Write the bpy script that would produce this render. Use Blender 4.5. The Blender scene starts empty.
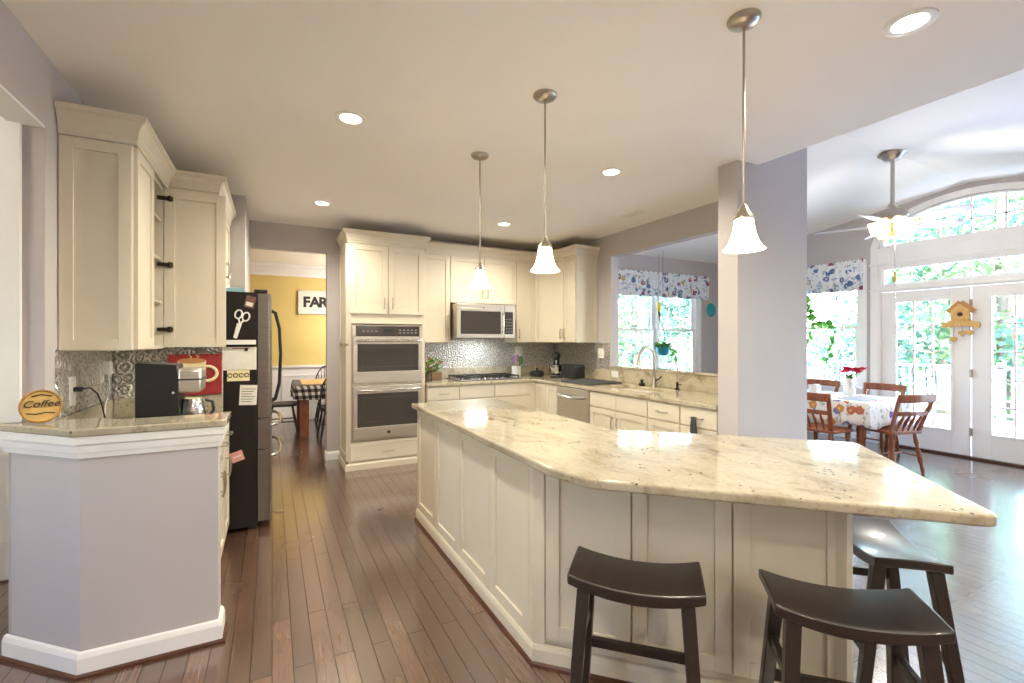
import bpy, bmesh, math, random
from mathutils import Vector, Matrix
R = random.Random(7)
PI = math.pi
scene = bpy.context.scene
col = scene.collection

# ------------------------------------------------------------------ camera, sky, sun, exposure
cam_d = bpy.data.cameras.new('camera')
cam = bpy.data.objects.new('camera', cam_d)
col.objects.link(cam)
scene.camera = cam
cam.location = (0, 0, 1.42)
cam.rotation_euler = (PI / 2, 0, -math.radians(27.55))
cam_d.sensor_width = 36.0
cam_d.lens = 36.0 * 460 / 1024
cam_d.shift_y = -1.5 / 1024
cam_d.clip_start = 0.05
cam_d.clip_end = 300
scene.cycles.diffuse_bounces = 8

vs = scene.view_settings
vs.view_transform = 'Standard'
vs.look = 'None'
vs.gamma = 1.0
vs.use_curve_mapping = False
vs.exposure = 1.33

world = bpy.data.worlds.new('sky')
scene.world = world
world.use_nodes = True
wn = world.node_tree.nodes
wl = world.node_tree.links
wn.clear()
w_out = wn.new('ShaderNodeOutputWorld')
w_bg = wn.new('ShaderNodeBackground')
w_sky = wn.new('ShaderNodeTexSky')
w_sky.sky_type = 'NISHITA'
w_sky.sun_disc = False
w_sky.sun_elevation = math.radians(50)
w_sky.sun_rotation = math.radians(195)
w_sky.air_density = 1.4
w_sky.dust_density = 1.2
w_bg.inputs['Strength'].default_value = 2.15
w_tint = wn.new('ShaderNodeMix')
w_tint.data_type = 'RGBA'
w_tint.blend_type = 'MULTIPLY'
w_tint.inputs[0].default_value = 1.0
w_tint.inputs[7].default_value = (0.95, 0.96, 1.10, 1)
wl.new(w_sky.outputs[0], w_tint.inputs[6])
wl.new(w_tint.outputs[2], w_bg.inputs['Color'])
wl.new(w_bg.outputs[0], w_out.inputs['Surface'])

sun_d = bpy.data.lights.new('sun', 'SUN')
sun_d.energy = 7.0
sun_d.angle = math.radians(1.5)
sun_d.color = (1.0, 0.97, 0.94)
sun = bpy.data.objects.new('sun', sun_d)
col.objects.link(sun)
sun.rotation_euler = Vector((0.25, 0.62, -0.75)).to_track_quat('-Z', 'Y').to_euler()

CAN_W = 42.0        # recessed ceiling lamps
PEND_W = 2.0        # pendant bulbs
WARM = (1.0, 0.93, 0.75)


# ------------------------------------------------------------------ helpers
def lin(c):
    return tuple(((v / 255) / 12.92 if v / 255 <= 0.04045 else (((v / 255) + 0.055) / 1.055) ** 2.4) for v in c) + (1.0,)


class MB:
    """collects shapes and links them as ONE mesh object"""

    def __init__(self):
        self.v = []
        self.f = []

    def add(self, vs, fs):
        n = len(self.v)
        self.v += [tuple(p) for p in vs]
        self.f += [tuple(i + n for i in f) for f in fs]
        return self

    def box(self, x0, x1, y0, y1, z0, z1):
        if x0 > x1: x0, x1 = x1, x0
        if y0 > y1: y0, y1 = y1, y0
        if z0 > z1: z0, z1 = z1, z0
        return self.add([(x0, y0, z0), (x1, y0, z0), (x1, y1, z0), (x0, y1, z0), (x0, y0, z1), (x1, y0, z1), (x1, y1, z1), (x0, y1, z1)],
                        [(0, 3, 2, 1), (4, 5, 6, 7), (0, 1, 5, 4), (1, 2, 6, 5), (2, 3, 7, 6), (3, 0, 4, 7)])

    def beam(self, p0, p1, w, d=None, w1=None, d1=None, up=(0, 0, 1)):
        """square-section bar from p0 to p1"""
        p0, p1 = Vector(p0), Vector(p1)
        d = w if d is None else d
        w1 = w if w1 is None else w1
        d1 = d if d1 is None else d1
        t = (p1 - p0).normalized()
        u = Vector(up)
        if abs(t.dot(u)) > 0.95: u = Vector((0, 1, 0))
        a = t.cross(u).normalized()
        b = a.cross(t).normalized()
        vs = []
        for p, ww, dd in ((p0, w, d), (p1, w1, d1)):
            vs += [p - a * ww / 2 - b * dd / 2, p + a * ww / 2 - b * dd / 2, p + a * ww / 2 + b * dd / 2, p - a * ww / 2 + b * dd / 2]
        return self.add(vs, [(0, 3, 2, 1), (4, 5, 6, 7), (0, 1, 5, 4), (1, 2, 6, 5), (2, 3, 7, 6), (3, 0, 4, 7)])

    def tube(self, pts, r, n=8, caps=True, closed=False):
        pts = [Vector(p) for p in pts]
        m = len(pts)
        rs = r if isinstance(r, (list, tuple)) else [r] * m
        t0 = (pts[1] - pts[0]).normalized()
        a = t0.orthogonal().normalized()
        vs = []
        for i, p in enumerate(pts):
            if closed:
                t = (pts[(i + 1) % m] - pts[i - 1]).normalized()
            else:
                t = (pts[min(i + 1, m - 1)] - pts[max(i - 1, 0)]).normalized()
            a = (a - t * a.dot(t)).normalized()
            b = t.cross(a)
            for k in range(n):
                an = 2 * PI * k / n
                vs.append(p + (a * math.cos(an) + b * math.sin(an)) * rs[i])
        fs = []
        for i in range(m if closed else m - 1):
            j = (i + 1) % m
            for k in range(n):
                k2 = (k + 1) % n
                fs.append((i * n + k, i * n + k2, j * n + k2, j * n + k))
        if caps and not closed:
            fs.append(tuple(reversed(range(n))))
            fs.append(tuple((m - 1) * n + k for k in range(n)))
        return self.add(vs, fs)

    def lathe(self, prof, c=(0, 0, 0), n=24, axis='z', wob=None):
        vs, fs = [], []
        for (r, z) in prof:
            for k in range(n):
                an = 2 * PI * k / n
                rr = r * (wob(an, z) if wob else 1)
                x, y = rr * math.cos(an), rr * math.sin(an)
                if axis == 'z': p = (x, y, z)
                elif axis == 'y': p = (x, z, -y)
                else: p = (z, x, y)
                vs.append((p[0] + c[0], p[1] + c[1], p[2] + c[2]))
        for i in range(len(prof) - 1):
            for k in range(n):
                k2 = (k + 1) % n
                fs.append((i * n + k, i * n + k2, (i + 1) * n + k2, (i + 1) * n + k))
        if prof[0][0] > 1e-6: fs.append(tuple(reversed(range(n))))
        if prof[-1][0] > 1e-6: fs.append(tuple((len(prof) - 1) * n + k for k in range(n)))
        return self.add(vs, fs)

    def lathe_open(self, prof, **k):
        n0 = len(self.f)
        self.lathe(prof, **k)
        self.f = [f for f in self.f[:n0]] + [f for f in self.f[n0:] if len(f) == 4]
        return self

    def prism(self, poly, z0, z1, plane='xy'):
        def P(a, b, c):
            return (a, b, c) if plane == 'xy' else ((a, c, b) if plane == 'xz' else (c, a, b))
        n = len(poly)
        vs = [P(a, b, z0) for a, b in poly] + [P(a, b, z1) for a, b in poly]
        fs = [tuple(reversed(range(n))), tuple(range(n, 2 * n))]
        fs += [(i, (i + 1) % n, n + (i + 1) % n, n + i) for i in range(n)]
        return self.add(vs, fs)

    def sweep(self, path, prof, closed=False):
        """prof (out, z) carried along an XY path with mitred corners; out = to the right of travel"""
        m = len(path)
        pts = [Vector((p[0], p[1])) for p in path]
        vs = []
        for i in range(m):
            d0 = (pts[i] - pts[i - 1]).normalized() if (i > 0 or closed) else None
            d1 = (pts[(i + 1) % m] - pts[i]).normalized() if (i < m - 1 or closed) else None
            d0 = d0 or d1
            d1 = d1 or d0
            n0, n1 = Vector((d0.y, -d0.x)), Vector((d1.y, -d1.x))
            nn = (n0 + n1).normalized()
            k = 1 / max(0.3, nn.dot(n0))
            for (o, z) in prof:
                q = pts[i] + nn * o * k
                vs.append((q.x, q.y, z))
        n = len(prof)
        fs = []
        for i in range(m if closed else m - 1):
            j = (i + 1) % m
            for k in range(n):
                k2 = (k + 1) % n
                fs.append((i * n + k, j * n + k, j * n + k2, i * n + k2))
        if not closed:
            fs.append(tuple(range(n)))
            fs.append(tuple(reversed([(m - 1) * n + k for k in range(n)])))
        return self.add(vs, fs)

    def blob(self, c, r, n=10, sx=1, sy=1, sz=1):
        prof = [(max(1e-7, math.sin(PI * i / n)) , -math.cos(PI * i / n)) for i in range(n + 1)]
        vs, fs = [], []
        k0 = n + 4
        for (q, z) in prof:
            for k in range(k0):
                an = 2 * PI * k / k0
                vs.append((c[0] + r * sx * q * math.cos(an), c[1] + r * sy * q * math.sin(an), c[2] + r * sz * z))
        for i in range(n):
            for k in range(k0):
                k2 = (k + 1) % k0
                fs.append((i * k0 + k, i * k0 + k2, (i + 1) * k0 + k2, (i + 1) * k0 + k))
        return self.add(vs, fs)

    def leaf(self, p, d, up, L, W):
        """a folded pointed leaf"""
        p, d, up = Vector(p), Vector(d).normalized(), Vector(up)
        s = d.cross(up)
        s = s.normalized() if s.length > 1e-4 else Vector((1, 0, 0))
        u = s.cross(d)
        vs = [p, p + d * L * .45 + s * W / 2 + u * L * .06, p + d * L - u * L * .12, p + d * L * .45 - s * W / 2 + u * L * .06, p + d * L * .5]
        return self.add(vs, [(0, 1, 4), (1, 2, 4), (2, 3, 4), (3, 0, 4)])

    def xf(self, M):
        self.v = [tuple(M @ Vector(p)) for p in self.v]
        return self

    def build(self, name, mat, parent=None, bevel=0.0, smooth=None, seg=2, solid=0.0, loc=None, rot=None):
        me = bpy.data.meshes.new(name)
        me.from_pydata(self.v, [], self.f)
        bm = bmesh.new()
        bm.from_mesh(me)
        bmesh.ops.recalc_face_normals(bm, faces=bm.faces)
        bm.to_mesh(me)
        bm.free()
        if smooth is not None:
            me.polygons.foreach_set('use_smooth', [True] * len(me.polygons))
            me.set_sharp_from_angle(angle=math.radians(smooth))
        me.materials.append(mat)
        o = bpy.data.objects.new(name, me)
        col.objects.link(o)
        if parent is not None: o.parent = parent
        if loc: o.location = loc
        if rot: o.rotation_euler = rot
        if solid:
            md = o.modifiers.new('solid', 'SOLIDIFY')
            md.thickness = solid
            md.offset = 0
        if bevel:
            md = o.modifiers.new('bevel', 'BEVEL')
            md.width = bevel
            md.segments = seg
            md.limit_method = 'ANGLE'
            md.angle_limit = math.radians(40)
            md.harden_normals = False
        return o


def tag(o, label=None, cat=None, group=None, kind=None):
    if label: o['label'] = label
    if cat: o['category'] = cat
    if group: o['group'] = group
    if kind: o['kind'] = kind
    return o


def thing(name, label, cat, loc=(0, 0, 0), rz=0, group=None):
    o = bpy.data.objects.new(name, None)
    col.objects.link(o)
    o.location = loc
    o.rotation_euler = (0, 0, rz)
    o.empty_display_size = 0.1
    return tag(o, label, cat, group)


def sroot(name, label, cat, loc=(0, 0, 0), rz=0):
    o = thing(name, label, cat, loc, rz)
    o['kind'] = 'structure'
    return o


def kids(o):
    return [c for c in bpy.data.objects if c.parent == o]


def copy_tree(o, parent=None):
    c = o.copy()
    col.objects.link(c)
    if parent is not None: c.parent = parent
    for ch in kids(o): copy_tree(ch, c)
    return c


def fillet(poly, rad, n=6):
    out = []
    m = len(poly)
    for i in range(m):
        p = Vector(poly[i])
        r = rad[i] if isinstance(rad, (list, tuple)) else rad
        if r <= 0:
            out.append(tuple(p))
            continue
        a, b = Vector(poly[i - 1]) - p, Vector(poly[(i + 1) % m]) - p
        la, lb = a.length, b.length
        a.normalize(); b.normalize()
        an = a.angle(b)
        t = min(r / math.tan(an / 2), la * .49, lb * .49)
        p0, p1 = p + a * t, p + b * t
        for k in range(n + 1):
            s = k / n
            out.append(tuple(p0 * (1 - s) ** 2 + p * 2 * s * (1 - s) + p1 * s ** 2))
    return out


def arc(c, r, a0, a1, n=12, plane='xz', rb=None):
    rb = rb or r
    res = []
    for i in range(n + 1):
        a = a0 + (a1 - a0) * i / n
        u, v = r * math.cos(a), rb * math.sin(a)
        res.append((c[0] + u, c[1], c[2] + v) if plane == 'xz' else ((c[0], c[1] + u, c[2] + v) if plane == 'yz' else (c[0] + u, c[1] + v, c[2])))
    return res


def text_obj(name, s, size, mat, parent, loc, rot, extrude=.002, shear=0, align='CENTER', off=0):
    cu = bpy.data.curves.new(name, 'FONT')
    cu.body = s
    cu.size = size
    cu.extrude = extrude
    cu.shear = shear
    cu.offset = off
    cu.align_x = align
    cu.align_y = 'CENTER'
    cu.materials.append(mat)
    tmp = bpy.data.objects.new(name + '_curve', cu)
    col.objects.link(tmp)
    bpy.context.view_layer.update()
    me = bpy.data.meshes.new_from_object(tmp.evaluated_get(bpy.context.evaluated_depsgraph_get()))
    bpy.data.objects.remove(tmp)
    if not me.materials: me.materials.append(mat)
    o = bpy.data.objects.new(name, me)
    col.objects.link(o)
    o.parent = parent
    o.location = loc
    o.rotation_euler = rot
    return o


# ------------------------------------------------------------------ materials
def mat(name, rgb=(200, 200, 200), rough=.5, metal=0.0, spec=.5, coat=0.0, emit=None, es=0.0, trans=0.0):
    m = bpy.data.materials.new(name)
    m.use_nodes = True
    b = m.node_tree.nodes['Principled BSDF']
    b.inputs['Base Color'].default_value = lin(rgb)
    b.inputs['Roughness'].default_value = rough
    b.inputs['Metallic'].default_value = metal
    b.inputs['Specular IOR Level'].default_value = spec
    b.inputs['Coat Weight'].default_value = coat
    b.inputs['Transmission Weight'].default_value = trans
    if emit:
        b.inputs['Emission Color'].default_value = lin(emit)
        b.inputs['Emission Strength'].default_value = es
    return m


def N(m, t, **kw):
    n = m.node_tree.nodes.new(t)
    for k, v in kw.items():
        if k in n.inputs: n.inputs[k].default_value = v
        else: setattr(n, k, v)
    return n


def L(m, a, b):
    m.node_tree.links.new(a, b)


def bsdf(m):
    return m.node_tree.nodes['Principled BSDF']


def coords(m, scale=(1, 1, 1), rot=(0, 0, 0), kind='Object'):
    tc = N(m, 'ShaderNodeTexCoord')
    mp = N(m, 'ShaderNodeMapping')
    mp.inputs['Scale'].default_value = scale
    mp.inputs['Rotation'].default_value = rot
    L(m, tc.outputs[kind], mp.inputs['Vector'])
    return mp.outputs['Vector']


def ramp(m, fac, stops, interp='LINEAR'):
    r = N(m, 'ShaderNodeValToRGB')
    r.color_ramp.interpolation = interp
    e = r.color_ramp.elements
    while len(e) < len(stops): e.new(0.5)
    for i, (p, c) in enumerate(stops):
        e[i].position = p
        e[i].color = lin(c) if len(c) == 3 else c
    L(m, fac, r.inputs['Fac'])
    return r.outputs['Color']


def mix(m, fac, a, b, bt='MIX'):
    n = N(m, 'ShaderNodeMix', data_type='RGBA', blend_type=bt)
    for sock, v in ((n.inputs[0], fac), (n.inputs[6], a), (n.inputs[7], b)):
        if hasattr(v, 'is_linked') or hasattr(v, 'links'): L(m, v, sock)
        elif isinstance(v, (int, float)): sock.default_value = v
        else: sock.default_value = lin(v) if len(v) == 3 else v
    return n.outputs[2]


def math_n(m, op, a, b=None):
    n = N(m, 'ShaderNodeMath', operation=op)
    for i, v in enumerate((a, b)):
        if v is None: continue
        if isinstance(v, (int, float)): n.inputs[i].default_value = v
        else: L(m, v, n.inputs[i])
    return n.outputs[0]


def bump(m, h, strength=.2, dist=.01):
    b = N(m, 'ShaderNodeBump')
    b.inputs['Strength'].default_value = strength
    b.inputs['Distance'].default_value = dist
    L(m, h, b.inputs['Height'])
    L(m, b.outputs[0], bsdf(m).inputs['Normal'])


def noisy(name, rgb, rough, var=6, scale=3.0, **kw):
    """paint with a faint mottling"""
    m = mat(name, rgb, rough, **kw)
    n = N(m, 'ShaderNodeTexNoise', Scale=scale, Detail=4.0)
    L(m, coords(m), n.inputs['Vector'])
    a = tuple(max(0, c - var) for c in rgb)
    b = tuple(min(255, c + var) for c in rgb)
    L(m, ramp(m, n.outputs['Fac'], [(.3, a), (.7, b)]), bsdf(m).inputs['Base Color'])
    return m


M = {}
M['wall'] = noisy('grey_lavender_paint', (188, 181, 181), .75, 2, 1.5)
M['ceiling'] = noisy('ceiling_paint', (243, 239, 233), .85, 2, 1.2)
M['yellow'] = noisy('yellow_paint', (216, 194, 124), .7, 3, 2)
M['trim'] = noisy('white_trim_paint', (238, 236, 234), .4, 2, 5)
M['cab'] = noisy('cream_cabinet_paint', (218, 209, 190), .38, 2, 4)
M['cab_in'] = noisy('cabinet_interior', (205, 196, 178), .5, 3, 6)
M['nickel'] = mat('brushed_nickel', (176, 168, 156), .32, 1.0)
M['dark_metal'] = mat('dark_bronze', (70, 62, 54), .4, .8)
M['chrome'] = mat('chrome', (215, 215, 215), .12, 1.0)
M['black'] = noisy('black_plastic', (30, 29, 30), .4, 3, 20)
M['black_gloss'] = mat('dark_oven_glass', (62, 57, 54), .1, 0, .5, .4)
M['fridge_side'] = noisy('black_textured_steel', (34, 29, 28), .5, 3, 60, spec=.25)
M['white_plastic'] = mat('white_plastic', (236, 234, 230), .35)
M['ceramic'] = mat('white_ceramic', (235, 235, 232), .15, 0, .5, .3)
M['paper'] = noisy('paper', (228, 222, 212), .8, 4, 30)
M['red'] = noisy('red_canvas', (150, 40, 42), .7, 6, 12)
M['cream'] = noisy('cream_paint', (236, 222, 178), .6, 4, 8)
M['ink'] = mat('dark_ink', (45, 42, 40), .7)
M['pink'] = mat('pink_card', (226, 160, 150), .6)
M['skyblue'] = mat('pale_blue_plastic', (150, 190, 205), .4)
M['teal'] = noisy('teal_glaze', (60, 160, 175), .25, 10, 8)
M['purple'] = mat('purple_silicone', (150, 130, 205), .5)
M['redflower'] = noisy('red_petals', (216, 22, 60), .6, 14, 40)
M['orange'] = noisy('orange_petals', (208, 130, 52), .6, 16, 40)
M['soil'] = noisy('soil', (70, 50, 36), .9, 10, 40)
M['rail'] = noisy('grey_composite', (158, 152, 148), .7, 8, 6)

# stainless steel with a vertical or horizontal brush
def steel(name, rgb=(186, 180, 172), rough=.28, sc=(1, 1, 60)):
    m = mat(name, rgb, rough, 1.0)
    n = N(m, 'ShaderNodeTexNoise', Scale=6.0, Detail=6.0)
    L(m, coords(m, sc), n.inputs['Vector'])
    a = tuple(c - 14 for c in rgb); b = tuple(min(255, c + 12) for c in rgb)
    L(m, ramp(m, n.outputs['Fac'], [(.3, a), (.7, b)]), bsdf(m).inputs['Base Color'])
    return m
M['steel'] = steel('stainless_steel', (206, 199, 190), .38)
M['steel_dark'] = steel('dark_stainless', (132, 124, 117), .38)

# hardwood boards running along Y
def floor_mat(name, c1, c2, w, ln, rough):
    m = mat(name, c1, rough, 0, .6, .85)
    bsdf(m).inputs['Coat Roughness'].default_value = .17
    bsdf(m).inputs['Coat IOR'].default_value = 1.95
    v = coords(m, (1, 1, 1), (0, 0, PI / 2))
    br = N(m, 'ShaderNodeTexBrick', offset=.37, offset_frequency=2)
    br.inputs['Scale'].default_value = 1.0
    br.inputs['Color1'].default_value = lin(c1)
    br.inputs['Color2'].default_value = lin(c2)
    br.inputs['Mortar'].default_value = lin((22, 13, 10))
    br.inputs['Mortar Size'].default_value = .002
    br.inputs['Mortar Smooth'].default_value = .3
    br.inputs['Bias'].default_value = -.1
    br.inputs['Brick Width'].default_value = ln
    br.inputs['Row Height'].default_value = w
    L(m, v, br.inputs['Vector'])
    n = N(m, 'ShaderNodeTexNoise', Scale=5.0, Detail=8.0, Roughness=.65)
    L(m, coords(m, (14, .9, 1)), n.inputs['Vector'])
    g = ramp(m, n.outputs['Fac'], [(.3, (150, 140, 135)), (.7, (255, 255, 255))])
    cc = mix(m, .45, br.outputs['Color'], g, 'MULTIPLY')
    L(m, cc, bsdf(m).inputs['Base Color'])
    n2 = N(m, 'ShaderNodeTexNoise', Scale=2.2, Detail=3.0)
    L(m, coords(m), n2.inputs['Vector'])
    rr = ramp(m, n2.outputs['Fac'], [(.35, (rough * 200,) * 3), (.7, (min(255, rough * 300 + 18),) * 3)])
    mr = N(m, 'ShaderNodeMapRange')
    L(m, n2.outputs['Fac'], mr.inputs['Value'])
    mr.inputs['To Min'].default_value = rough * .75
    mr.inputs['To Max'].default_value = rough * 1.35
    L(m, mr.outputs[0], bsdf(m).inputs['Roughness'])
    h = math_n(m, 'SUBTRACT', math_n(m, 'MULTIPLY', n.outputs['Fac'], .25), br.outputs['Fac'])
    bump(m, h, .6, .003)
    cw_ = math_n(m, 'MULTIPLY', math_n(m, 'SUBTRACT', 1.0, br.outputs['Fac']), .85)
    L(m, cw_, bsdf(m).inputs['Coat Weight'])
    L(m, bsdf(m).inputs['Normal'].links[0].from_socket, bsdf(m).inputs['Coat Normal'])
    return m
M['floor'] = floor_mat('dark_hardwood', (116, 86, 70), (86, 62, 50), .083, 1.1, .24)

def granite_mat(name, base, mid, dark, sc=1.0):
    m = mat(name, base, .1, 0, .5, .3)
    v = coords(m)
    n1 = N(m, 'ShaderNodeTexNoise', Scale=5.0 * sc, Detail=10.0, Roughness=.7, Distortion=.6)
    L(m, coords(m, (1.6, .8, 1), (0, 0, .6)), n1.inputs['Vector'])
    c = ramp(m, n1.outputs['Fac'], [(.3, mid), (.47, base), (.62, tuple(min(255, q + 14) for q in base)), (.8, mid)])
    n2 = N(m, 'ShaderNodeTexNoise', Scale=48.0 * sc, Detail=5.0, Roughness=.7)
    L(m, v, n2.inputs['Vector'])
    c = mix(m, ramp(m, n2.outputs['Fac'], [(.55, (0, 0, 0)), (.68, (190, 190, 190))]), c, tuple(int(q * .78) for q in mid))
    vo = N(m, 'ShaderNodeTexVoronoi', Scale=34.0 * sc)
    L(m, v, vo.inputs['Vector'])
    n3 = N(m, 'ShaderNodeTexNoise', Scale=7.0 * sc, Detail=4.0)
    L(m, v, n3.inputs['Vector'])
    sp = math_n(m, 'MULTIPLY', math_n(m, 'LESS_THAN', vo.outputs['Distance'], .2), math_n(m, 'GREATER_THAN', n3.outputs['Fac'], .57))
    c = mix(m, math_n(m, 'MULTIPLY', sp, .8), c, dark)
    L(m, c, bsdf(m).inputs['Base Color'])
    return m
M['granite'] = granite_mat('cream_granite', (168, 158, 138), (130, 113, 88), (52, 43, 38))
M['granite2'] = granite_mat('perimeter_granite', (184, 173, 150), (136, 118, 92), (50, 42, 38), 1.3)

def tin_mat():
    m = mat('pressed_tin', (214, 210, 202), .28, .85)
    tc = N(m, 'ShaderNodeTexCoord')
    sx = N(m, 'ShaderNodeSeparateXYZ')
    L(m, tc.outputs['Object'], sx.inputs[0])
    cb_ = N(m, 'ShaderNodeCombineXYZ')
    L(m, math_n(m, 'ADD', sx.outputs[0], sx.outputs[1]), cb_.inputs[0])
    L(m, sx.outputs[2], cb_.inputs[1])
    nz = N(m, 'ShaderNodeTexNoise', Scale=16.0, Detail=3.0)
    L(m, cb_.outputs[0], nz.inputs['Vector'])
    va = N(m, 'ShaderNodeVectorMath', operation='MULTIPLY_ADD')
    va.inputs[1].default_value = (.07, .07, 0)
    L(m, nz.outputs['Color'], va.inputs[0]); L(m, cb_.outputs[0], va.inputs[2])
    vo = N(m, 'ShaderNodeTexVoronoi', Scale=13.0, Randomness=.8)
    vo.voronoi_dimensions = '2D'
    L(m, va.outputs[0], vo.inputs['Vector'])
    ring = math_n(m, 'SINE', math_n(m, 'MULTIPLY', vo.outputs['Distance'], 17.0))
    n = N(m, 'ShaderNodeTexNoise', Scale=60.0, Detail=5.0)
    L(m, cb_.outputs[0], n.inputs['Vector'])
    h = math_n(m, 'ADD', math_n(m, 'MULTIPLY', ring, .6), math_n(m, 'MULTIPLY', n.outputs['Fac'], 2.6))
    bump(m, h, .8, .012)
    L(m, ramp(m, math_n(m, 'MULTIPLY', h, .4), [(.2, (178, 172, 164)), (.9, (244, 241, 235))]), bsdf(m).inputs['Base Color'])
    return m
M['tin'] = tin_mat()

def wood(name, c1, c2, rough=.4, sc=(2, 2, 14), coat=0.0):
    m = mat(name, c1, rough, 0, .5, coat)
    n = N(m, 'ShaderNodeTexNoise', Scale=4.0, Detail=7.0, Roughness=.6, Distortion=.4)
    L(m, coords(m, sc), n.inputs['Vector'])
    L(m, ramp(m, n.outputs['Fac'], [(.3, c1), (.7, c2)]), bsdf(m).inputs['Base Color'])
    return m
M['stool'] = wood('worn_black_wood', (34, 27, 25), (48, 38, 34), .3, (12, 2, 12), .25)
M['oak'] = wood('red_brown_wood', (120, 62, 36), (160, 92, 52), .35, (9, 9, 2), .2)
M['honey'] = wood('honey_wood', (176, 122, 66), (206, 152, 90), .4, (3, 3, 12))
M['pine'] = wood('pine_wood', (196, 150, 84), (222, 182, 116), .5, (8, 8, 3))
M['windsor'] = wood('black_windsor_wood', (40, 38, 42), (56, 52, 54), .4)
M['gold'] = noisy('carved_gold_wood', (206, 166, 92), .45, 12, 30)
M['shoe'] = wood('dark_shoe_moulding', (70, 40, 28), (92, 54, 38), .35)

def floral(name, ground, cols, sc, fill=.34, mottle=(120, 160, 200)):
    m = mat(name, ground, .85)
    v = coords(m)
    vo = N(m, 'ShaderNodeTexVoronoi', Scale=sc)
    n = N(m, 'ShaderNodeTexNoise', Scale=sc * 3, Detail=2.0)
    L(m, v, n.inputs['Vector'])
    vv = N(m, 'ShaderNodeVectorMath', operation='MULTIPLY_ADD')
    vv.inputs[1].default_value = (.05, .05, .05)
    L(m, n.outputs['Color'], vv.inputs[0]); L(m, v, vv.inputs[2])
    L(m, vv.outputs[0], vo.inputs['Vector'])
    sep = N(m, 'ShaderNodeSeparateColor')
    L(m, vo.outputs['Color'], sep.inputs[0])
    k = len(cols)
    fc = ramp(m, sep.outputs[0], [(i / k, c) for i, c in enumerate(cols)], 'CONSTANT')
    msk = math_n(m, 'MULTIPLY', math_n(m, 'LESS_THAN', vo.outputs['Distance'], fill), math_n(m, 'GREATER_THAN', sep.outputs[1], .25))
    ring = math_n(m, 'LESS_THAN', vo.outputs['Distance'], fill * .3)
    n2 = N(m, 'ShaderNodeTexNoise', Scale=sc * 1.6, Detail=5.0, Roughness=.6)
    L(m, v, n2.inputs['Vector'])
    g = mix(m, ramp(m, n2.outputs['Fac'], [(.56, (0, 0, 0)), (.60, (255, 255, 255)), (.66, (0, 0, 0))]), ground, mottle)
    c = mix(m, msk, g, fc)
    c = mix(m, ring, c, (235, 205, 130))
    L(m, c, bsdf(m).inputs['Base Color'])
    bsdf(m).inputs['Sheen Weight'].default_value = .2
    return m
M['valance'] = floral('floral_valance', (230, 232, 236), [(110, 140, 185), (150, 70, 104), (96, 128, 172), (196, 172, 104), (132, 112, 164), (96, 150, 180), (84, 116, 168)], 9.0, .40, (88, 124, 172))
M['cloth'] = floral('floral_tablecloth', (236, 232, 228), [(206, 142, 70), (122, 96, 170), (196, 60, 110), (210, 170, 90), (120, 130, 180), (190, 110, 80)], 7.0, .33, (130, 140, 120))

def gingham():
    m = mat('gingham', (230, 226, 220), .85)
    tc = N(m, 'ShaderNodeTexCoord'); sx = N(m, 'ShaderNodeSeparateXYZ')
    L(m, tc.outputs['Object'], sx.inputs[0])
    def st(o, s=.09): return math_n(m, 'GREATER_THAN', math_n(m, 'FRACT', math_n(m, 'DIVIDE', math_n(m, 'ADD', o, 10.0), s)), .5)
    a = st(math_n(m, 'ADD', sx.outputs[0], sx.outputs[1])); b = st(sx.outputs[2])
    s = math_n(m, 'MULTIPLY', math_n(m, 'ADD', a, b), .5)
    L(m, ramp(m, s, [(0, (232, 228, 222)), (.4, (110, 106, 108)), (.9, (28, 27, 32))], 'CONSTANT'), bsdf(m).inputs['Base Color'])
    return m
M['gingham'] = gingham()

def glass_mat(name='window_glass', tint=(250, 253, 252)):
    m = bpy.data.materials.new(name)
    m.use_nodes = True
    nt = m.node_tree
    nt.nodes.clear()
    o = nt.nodes.new('ShaderNodeOutputMaterial'); mx = nt.nodes.new('ShaderNodeMixShader')
    t = nt.nodes.new('ShaderNodeBsdfTransparent'); g = nt.nodes.new('ShaderNodeBsdfGlossy'); f = nt.nodes.new('ShaderNodeFresnel')
    t.inputs[0].default_value = lin(tint); g.inputs['Roughness'].default_value = .02; f.inputs[0].default_value = 1.25
    nt.links.new(f.outputs[0], mx.inputs[0]); nt.links.new(t.outputs[0], mx.inputs[1]); nt.links.new(g.outputs[0], mx.inputs[2]); nt.links.new(mx.outputs[0], o.inputs[0])
    return m
M['glass'] = glass_mat()
M['jar'] = glass_mat('jar_glass', (225, 238, 232))

def shade_mat(es):
    m = mat('frosted_lamp_glass', (250, 246, 238), .35, emit=(255, 238, 212), es=es)
    return m
M['shade'] = shade_mat(4.0)
M['lamp'] = mat('lamp_face', (255, 250, 240), .5, emit=(255, 240, 214), es=8.0)
M['fan_shade'] = mat('fan_lamp_glass', (250, 246, 236), .3, emit=(255, 240, 214), es=1.3)
M['fan_blade'] = noisy('pale_fan_blade', (204, 202, 212), .4, 3, 6)
M['brass'] = mat('satin_brass', (206, 180, 120), .3, 1.0)

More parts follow.
